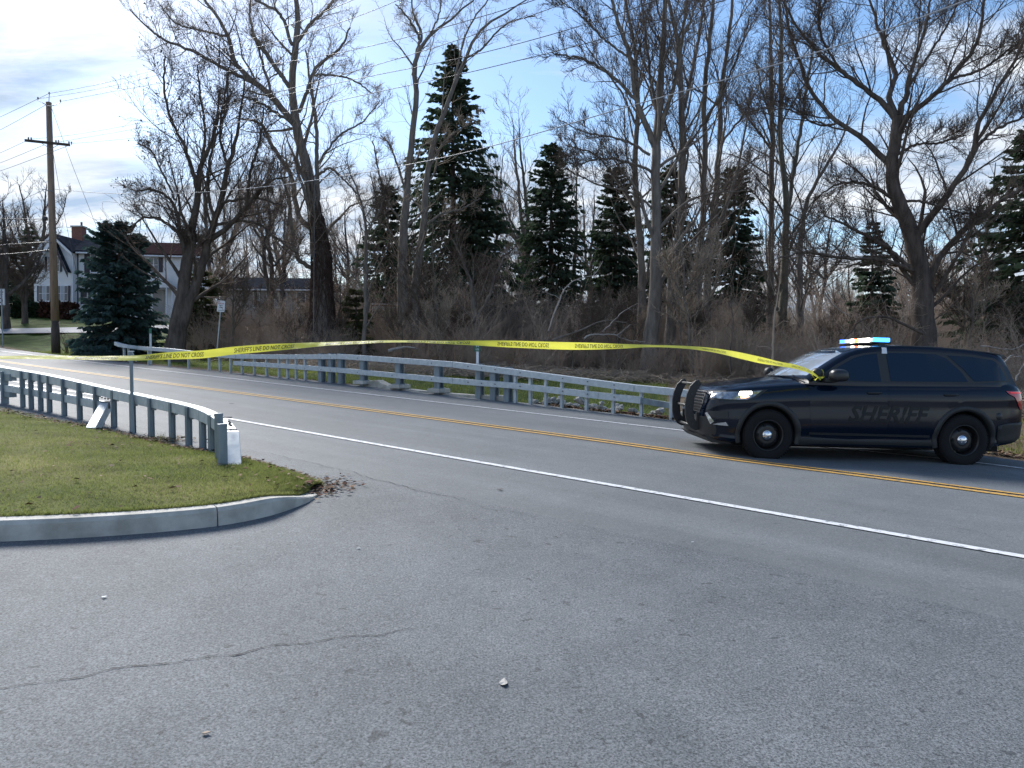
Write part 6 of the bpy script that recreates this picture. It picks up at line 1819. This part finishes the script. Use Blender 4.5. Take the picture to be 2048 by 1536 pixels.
# driveway in front of the house
v, f = [], []
Xd = list(range(-400, 440, 20))
for i, X in enumerate(Xd):
    ya = float(np.interp(X, [-400, 0, 100, 270, 410, 700], [672, 668.5, 667, 666, 664, 668])); yb = float(np.interp(X, [-400, 0, 100, 270, 410, 700], [660, 658.5, 657, 653, 650, 655]))
    for Y in (ya, (ya + yb) / 2, yb):
        g = G(X, Y); v.append((g.x, g.y, max(float(zterrain(g.x, g.y)), float(zground(g.x, g.y))) + .05))
for i in range(len(Xd) - 1):
    for k in (0, 1): f.append((i * 3 + k, (i + 1) * 3 + k, (i + 1) * 3 + k + 1, i * 3 + k + 1))
tag(build('driveway', v, f, M['driveway'], None, True), kind='structure')

# hedges and garden shrubs
def leafy(name, label, c, size, m, n, seed, box=True, ls=.09, cat='hedge'):
    r = np.random.default_rng(seed)
    root = empty(name, (c[0], c[1], c[2]), label, cat)
    q = r.random((n, 3)) * 2 - 1
    if box:
        ax = r.integers(0, 3, n); sg = np.where(r.random(n) < .5, -1, 1); q[np.arange(n), ax] = sg * (.86 + .16 * r.random(n)); q[:, 2] = q[:, 2] * (1 - .08 * np.sin(q[:, 0] * 9))
    else:
        nn = np.linalg.norm(q, axis=1, keepdims=True); q = q / nn * (.75 + .3 * r.random((n, 1)) ** .5)
    pos = np.array(c)[None] + q * np.array(size)[None] / 2 + np.array([0, 0, size[2] / 2])[None]
    a = r.normal(size=(n, 3)) * ls; b = r.normal(size=(n, 3)) * ls
    Q = np.stack([pos, pos + a, pos + a + b, pos + b], 1).reshape(-1, 3)
    tag(build_np('leaves', Q, np.arange(4 * n).reshape(-1, 4), m, root), kind='stuff')
    k = 14; C = np.zeros((k, 5, 3)); s = np.linspace(0, 1, 5)
    bx = r.uniform(-.4, .4, (k, 2)) * np.array(size[:2]); C[:, :, 0] = c[0] + bx[:, :1] + r.normal(0, .1, (k, 1)) * s; C[:, :, 1] = c[1] + bx[:, 1:] * .6; C[:, :, 2] = c[2] - .1 + s * size[2] * .85
    v, f = seg_mesh([(C, np.full((k, 5), .03), 4)]); build_np('stems', v, f, M['bark_d'], root)
def at(X, d): return col_at(X, d)
for i, (X0, X1) in enumerate(((42, 57), (56, 74), (72, 92))):
    a = at((X0 + X1) / 2, 56.5); w_ = (X1 - X0) * 56.5 / FPX
    leafy('hedge', ('rounded dark green bush at the left end of the hedge under the gable', 'middle dark green clipped bush under the left ground floor window', 'dark green clipped bush touching the utility pole at the right end of the hedge')[i], a, (w_ + .2, 1.5, (1.15, 1.05, 1.0)[i]), M['hedge'], 1800, 70 + i)
a = at(122, 56); leafy('barberry_hedge', 'reddish brown barberry hedge right of the utility pole under the white gable', a, (2.3, 1.3, 1.15), M['hedge_r'], 2600, 75)
a = at(186, 33); leafy('juniper', 'low dark juniper spreading at the foot of the blue spruce', a, (1.5, 1.2, .55), M['needle_b'], 2200, 77, False, .05, 'shrub')
v, f = shrub_mesh(301, 1.25, 15, .55, 5, 4, rb=.02)
o = build_np('bare_shrub', v, f, M['twig']); o.location = at(141, 41); tag(o, 'vase shaped leafless garden shrub on the lawn between utility pole and blue spruce', 'shrub')

# ---------------------------------------------------------------- utility pole and lines
pb = Vector((P(113, 697, 40).x, 40, float(zterrain(P(113, 697, 40).x, 40))))
ptop = P(97.5, 205, 40.00)
pole = empty('utility_pole', pb, 'tall brown wooden utility pole with one crossarm on the lawn by the road', 'utility pole')
MB().tube([pb.lerp(ptop, .13), pb.lerp(ptop, .5), ptop], [.205, .18, .145], 14).out('shaft', M['pole'], pole, True)
MB().tube([pb + Vector((0, 0, -.3)), pb.lerp(ptop, .13)], [.23, .208], 14).out('shaft_foot', M['pole_dark'], pole, True)
xa, xb_ = P(52, 279.5, 39.23), P(143, 289, 40.26)
dv = (xb_ - xa)
MB().sweep([xa + Vector((0, -.12, 0)), xb_ + Vector((0, -.12, 0))], .10, .13).out('crossarm', M['pole_dark'], pole)
mid = P(102, 300, 39.74)
for X, Y in ((84, 287), (116, 290)): MB().tube([P(X, Y, 39.68), P(102, 298, 39.77)], .015, 5).out('brace', M['galv_dark'], pole)
def insul(q, h=.13):
    MB().lathe([(0, h), (.03, h), (.045, h * .75), (.03, h * .6), (.05, h * .35), (.03, h * .15), (.015, 0), (.015, -.06)], 10, 'z', q).out('insulator', M['porcelain'], pole, True)
for X, Y in ((57, 279), (62.5, 279.5), (112, 285), (117, 285), (138, 287.5), (143, 288)): insul(P(X, Y, 39.61))
MB().tube([ptop + Vector((0, 0, -.1)), P(98.5, 190, 40.00)], .018, 6).out('pin', M['galv_dark'], pole); insul(P(98.5, 189, 40.00))
for X, Y in ((76, 201), (121, 206)):
    MB().tube([P(96, 212, 39.87), P((96 + X) / 2, Y + 5, 30.7), P(X, Y, 39.48)], .02, 6).out('bracket', M['galv_dark'], pole); insul(P(X, Y - 2, 39.48))
MB().lathe([(0, .13), (.12, .10), (.15, 0), (.12, -.10), (0, -.13)], 10, 'z', P(90, 437, 39.48)).out('splice_case', M['wire'], pole, True)
MB().box(P(91, 501.5, 39.48), (.36, .14, .09)).out('splice_box', M['wire'], pole)
MB().tube([P(107, 383, 39.61), P(84, 378, 39.35)], .02, 6).out('bracket', M['galv_dark'], pole)
for i in range(5):
    MB().box(pb.lerp(ptop, .3 + .12 * i) + Vector((0, -.15, 0)), (.05, .02, .09)).out('pole_tag' if i == 0 else 'step_mark', M['galv_dark'], pole)
px0, py0 = pb.x, pb.y
def wire_d(X, lat):
    x0, y0 = px0 + Nx * lat, py0 + Ny * lat; u = (X - 1024) / FPX
    t = (u * y0 - x0) / (Dx - u * Dy); return y0 + t * Dy
def wire(label, pts, lat=0, r=.011, m='wire', ds=None, n=50):
    Xs_ = [p[0] for p in pts]; Ys_ = [p[1] for p in pts]
    C = [P(X, Y, wire_d(X, lat) if ds is None else ds[i]) for i, (X, Y) in enumerate(pts)]
    c, _ = uniform_limb(C, [r] * len(C), n, 0)
    v, f = seg_mesh([(c[None], np.full((1, n), r), 5)])
    tag(build_np('power_line', v, f, M[m], None, True), label, 'wire', 'overhead lines on the utility pole')
wire('topmost power line running from the pole top up over the walnut tree', [(98.5, 187), (200, 168), (455, 94), (706, 0), (800, -40)], 0)
wire('second power line from the left bracket of the pole top', [(76, 198), (200, 177), (460, 110), (797, 0), (880, -38)], -.3)
wire('power line from the right bracket of the pole top crossing before the tall spruce', [(121, 203), (258, 177), (500, 136), (724, 96), (940, 40), (1069, 0), (1150, -30)], .3)
wire('power line from the left end of the crossarm', [(62, 278), (100, 275), (300, 242), (728, 137), (947, 70), (1144, 0), (1200, -24)], -.9)
wire('power line from the middle of the crossarm', [(117, 284), (300, 252), (728, 155), (947, 110), (1150, 55), (1300, 5), (1360, -20)], .2)
wire('power line from the right end of the crossarm', [(143, 287), (267, 276), (500, 240), (728, 190), (1000, 130), (1300, 50), (1480, -10)], .8)
wire('pale communication cable sagging across the whole view below the power lines', [(107, 378), (200, 386), (410, 384), (633, 360), (960, 298), (1275, 208), (1500, 145), (1856, 30), (1960, -10)], 0, .014, 'cable', n=90)
for i, (lb_, a, b, lat) in enumerate((('power line dropping left from the pole top pin', (98, 187), (0, 234), 0), ('power line dropping left from behind the pole top', (95, 208), (0, 260), 0), ('power line going left from the left end of the crossarm', (52, 282), (0, 306), -.9),
                       ('power line going left from the middle of the crossarm', (88, 290), (0, 326), .1), ('power line going left from under the right half of the crossarm', (138, 291), (0, 342), .8), ('cable going left from the pole below the crossarm', (92, 378), (0, 419), 0))):
    wire(lb_, [a, b, (b[0] - 120, b[1] + (b[1] - a[1]) / (a[0] - b[0]) * 100)], lat)
for lb_, pts, r in (('thick black cable level with the splice case left of the pole', [(88, 438), (0, 438), (-90, 436)], .022), ('black cable slanting down left from the splice case', [(84, 440), (50, 448), (0, 460), (-80, 486)], .016),
                    ('thick service cable crossing in front of the white gable', [(104, 486), (90, 484.5), (60, 486), (0, 490), (-90, 500)], .022), ('service cable ending at the black splice box', [(100, 500), (86, 501), (40, 506), (0, 509), (-90, 520)], .018)):
    wire(lb_, pts, 0, r, ds=[39.6, 39, 38, 37, 36][:len(pts)], n=24)
wire('guy wire slanting from the pole top down behind the blue spruce', [(104, 218), (140, 318), (191, 448), (262, 640)], ds=[40, 41, 42, 44], n=12)
wire('guy wire slanting from below the crossarm toward the lawn', [(107, 310), (120, 385), (134, 455), (165, 600)], ds=[40, 41, 42, 44], n=12)
wire('pale service drop rising from the scrub beside the walnut trunk', [(627, 660), (628, 520), (630, 360)], ds=[35, 35, 35], n=8, m='cable')

# ---------------------------------------------------------------- signs and markers
def flat_text(txt, c, w, h, m, parent, bold=0.0, name='lettering', rx=Vector((1, 0, 0)), up=Vector((0, 0, 1)), out=Vector((0, -1, 0))):
    v, f, _ = text_mesh(txt, 0, bold)
    V = [c + rx * (a - .5) * w + up * (b - .5) * h + out * .004 for a, b in v]
    mb = MB(); mb.add(V, f); return mb.out(name, m, parent, fix=False)
d = 41.0; b = col_at(4, d)
sp = empty('speed_limit_sign', b, 'white speed limit sign on a steel post cut by the left edge', 'road sign')
c = P(-3, 594, d); wS, hS = .74, 32.5 * d / FPX
MB().box(P(3.5, 640, d) + Vector((0, .03, 0)), (.06, .03, (702 - 580) * d / FPX)).out('post', M['galv_dark'], sp)
MB().box(c, (wS, .006, hS)).out('panel', M['sign_w'], sp, bevel=.0)
k_ = hS / 32.5
for q in (-1, 1): MB().box(c + Vector((0, -.005, q * (hS / 2 - .025))), (wS - .05, .003, .012)).out('border', M['sign_k'], sp); MB().box(c + Vector((q * (wS / 2 - .025), -.005, 0)), (.012, .003, hS - .062)).out('border', M['sign_k'], sp)
flat_text('SPEED', c + Vector((0, -.006, .29)), .58, .14, M['sign_k'], sp, .02); flat_text('LIMIT', c + Vector((0, -.006, .10)), .50, .14, M['sign_k'], sp, .02); flat_text('30', c + Vector((0, -.006, -.20)), .50, .33, M['sign_k'], sp, .03)
d = 33.0; b = P(433.5, 705, d)
npk = empty('parking_sign', b, 'small white no parking sign on a leaning post before the scrub', 'road sign')
tpv = P(442.5, 604, d)
MB().tube([b, tpv], .025, 6).out('post', M['galv'], npk)
c = P(443, 612.5, d) + Vector((0, -.04, 0)); tilt = (tpv - b).normalized(); rx = Vector((1, 0, -tilt.x)).normalized()
cw_ = [c + rx * sx * .175 + tilt * sz * .26 for sx, sz in ((-1, -1), (1, -1), (1, 1), (-1, 1))]
quad_box(cw_, Vector((0, -1, 0)), .006).out('panel', M['sign_w'], npk)
oo = c + Vector((0, -.008, 0))
flat_text('NO', oo + tilt * .20 - rx * .10, .09, .06, M['sign_r'], npk, .02, rx=rx, up=tilt); flat_text('PARKING', oo + tilt * .125, .28, .05, M['sign_r'], npk, .01, rx=rx, up=tilt)
flat_text('ANY', oo + tilt * .035, .16, .055, M['sign_k'], npk, .01, rx=rx, up=tilt); flat_text('TIME', oo - tilt * .06, .19, .055, M['sign_k'], npk, .01, rx=rx, up=tilt)
MB().box(oo - tilt * .19, (.26, .003, .02)).out('arrow', M['sign_k'], npk)
for (X, y0, y1, y2, w0, lb_) in ((302, 657, 667, 723, 4.6, 'slim green topped marker post behind the far end of the far guard rail'), (955, 688, 703, 760, 12, 'green reference marker plate on a pale post behind the far guard rail')):
    d = fd(X) + .35; b = P(X, y2, d); gm_ = empty('reference_marker', b, lb_, 'marker post')
    hh = (y2 - y0) * d / FPX
    MB().box(b + Vector((0, 0, hh / 2 - .1)), (4.2 * d / FPX if X < 400 else 5 * d / FPX, .02, hh + .2)).out('post', M['trim'] if X > 400 else M['galv'], gm_)
    hp = (y1 - y0) * d / FPX; c = b + Vector((0, -.02, hh - hp / 2))
    MB().box(c, (w0 * d / FPX, .008, hp)).out('plate', M['sign_g'], gm_)
    if X > 400:
        for q in range(2): flat_text('15' if q else '51', c + Vector((0, -.004, .045 - q * .09)), .08, .05, M['sign_w'], gm_, .01)

# ---------------------------------------------------------------- stones, small debris
rip = empty('riprap', (1.5, 18.5, float(zterrain(1.5, 18.5))), 'pale broken riprap stones piled beside the culvert behind the far guard rail', 'stone pile')
sms = []
for k in range(6):
    bm = bmesh.new(); bmesh.ops.create_icosphere(bm, subdivisions=1, radius=1)
    r = random.Random(k)
    for q in bm.verts: q.co = Vector((q.co.x * r.uniform(.7, 1.15), q.co.y * r.uniform(.6, 1.0), q.co.z * r.uniform(.45, .8)))
    me = bpy.data.meshes.new('stone'); bm.to_mesh(me); bm.free(); me.materials.append(M['stone']); sms.append(me)
r = random.Random(12)
for i in range(260):
    t = r.uniform(-5.2, 2.4); w = -.45 - abs(r.gauss(0, .8))
    x, y = xy(t, w); z = float(zterrain(x, y))
    o = bpy.data.objects.new('stone', sms[i % 6]); COL.objects.link(o); o.parent = rip
    s = r.uniform(.06, .16); o.location = Vector((x, y, z + s * .35 + r.random() * .22)) - rip.location; o.rotation_euler = (r.uniform(-.5, .5), r.uniform(-.5, .5), r.uniform(0, 6)); o.scale = (s, s, s)
# white scrap and leaf on the asphalt
g = G(1007, 1369)
mb = MB(); rq = random.Random(4); n = 9
rim = [(g.x + math.cos(a) * .021 * rq.uniform(.8, 1.2), g.y + math.sin(a) * .035 * rq.uniform(.8, 1.2), g.z + .008 + rq.uniform(0, .010)) for a in np.linspace(0, 6.28, n, endpoint=False)]
mb.add(rim + [(g.x + .006, g.y, g.z + .013), (g.x, g.y, g.z + .006)], [(i, (i + 1) % n, n) for i in range(n)] + [((i + 1) % n, i, n + 1) for i in range(n)])
tag(mb.out('paper_scrap', M['beige'], None), 'small crumpled white scrap lying alone on the foreground asphalt', 'litter')
for X, Y, s, m_, lb_ in ((1000, 981, .035, M['twig'], 'dark curled leaf on the road below the double yellow line'), (208, 1198, .018, M['sign_w'], 'white speck of paper on the asphalt in front of the kerb'), (717, 1100, .016, M['sign_w'], 'white speck of paper on the asphalt right of the kerb end'),
                       (463, 808, .05, M['twig'], 'dark flat leaf on the near lane right of the terminal'), (412, 1472, .018, M['twig_p'], 'pale flattened leaf on the asphalt near the bottom edge'), (1385, 1087, .012, M['sign_w'], 'white pebble on the asphalt below the near edge line')):
    g = G(X, Y); q = [(g.x - s, g.y, g.z + .012), (g.x, g.y - s * .6, g.z + .014), (g.x + s, g.y + s * .2, g.z + .012 + s * .1), (g.x + s * .1, g.y + s * .7, g.z + .012)]
    mb = MB(); mb.add(q + [(a, b_, c_ + .003) for a, b_, c_ in q], [(3, 2, 1, 0), (4, 5, 6, 7), (0, 1, 5, 4), (1, 2, 6, 5), (2, 3, 7, 6), (3, 0, 4, 7)])
    tag(mb.out('leaf' if 'leaf' in lb_ else 'pebble' if 'pebble' in lb_ else 'paper_scrap', m_, None), lb_, 'leaf' if 'leaf' in lb_ else 'pebble' if 'pebble' in lb_ else 'litter')
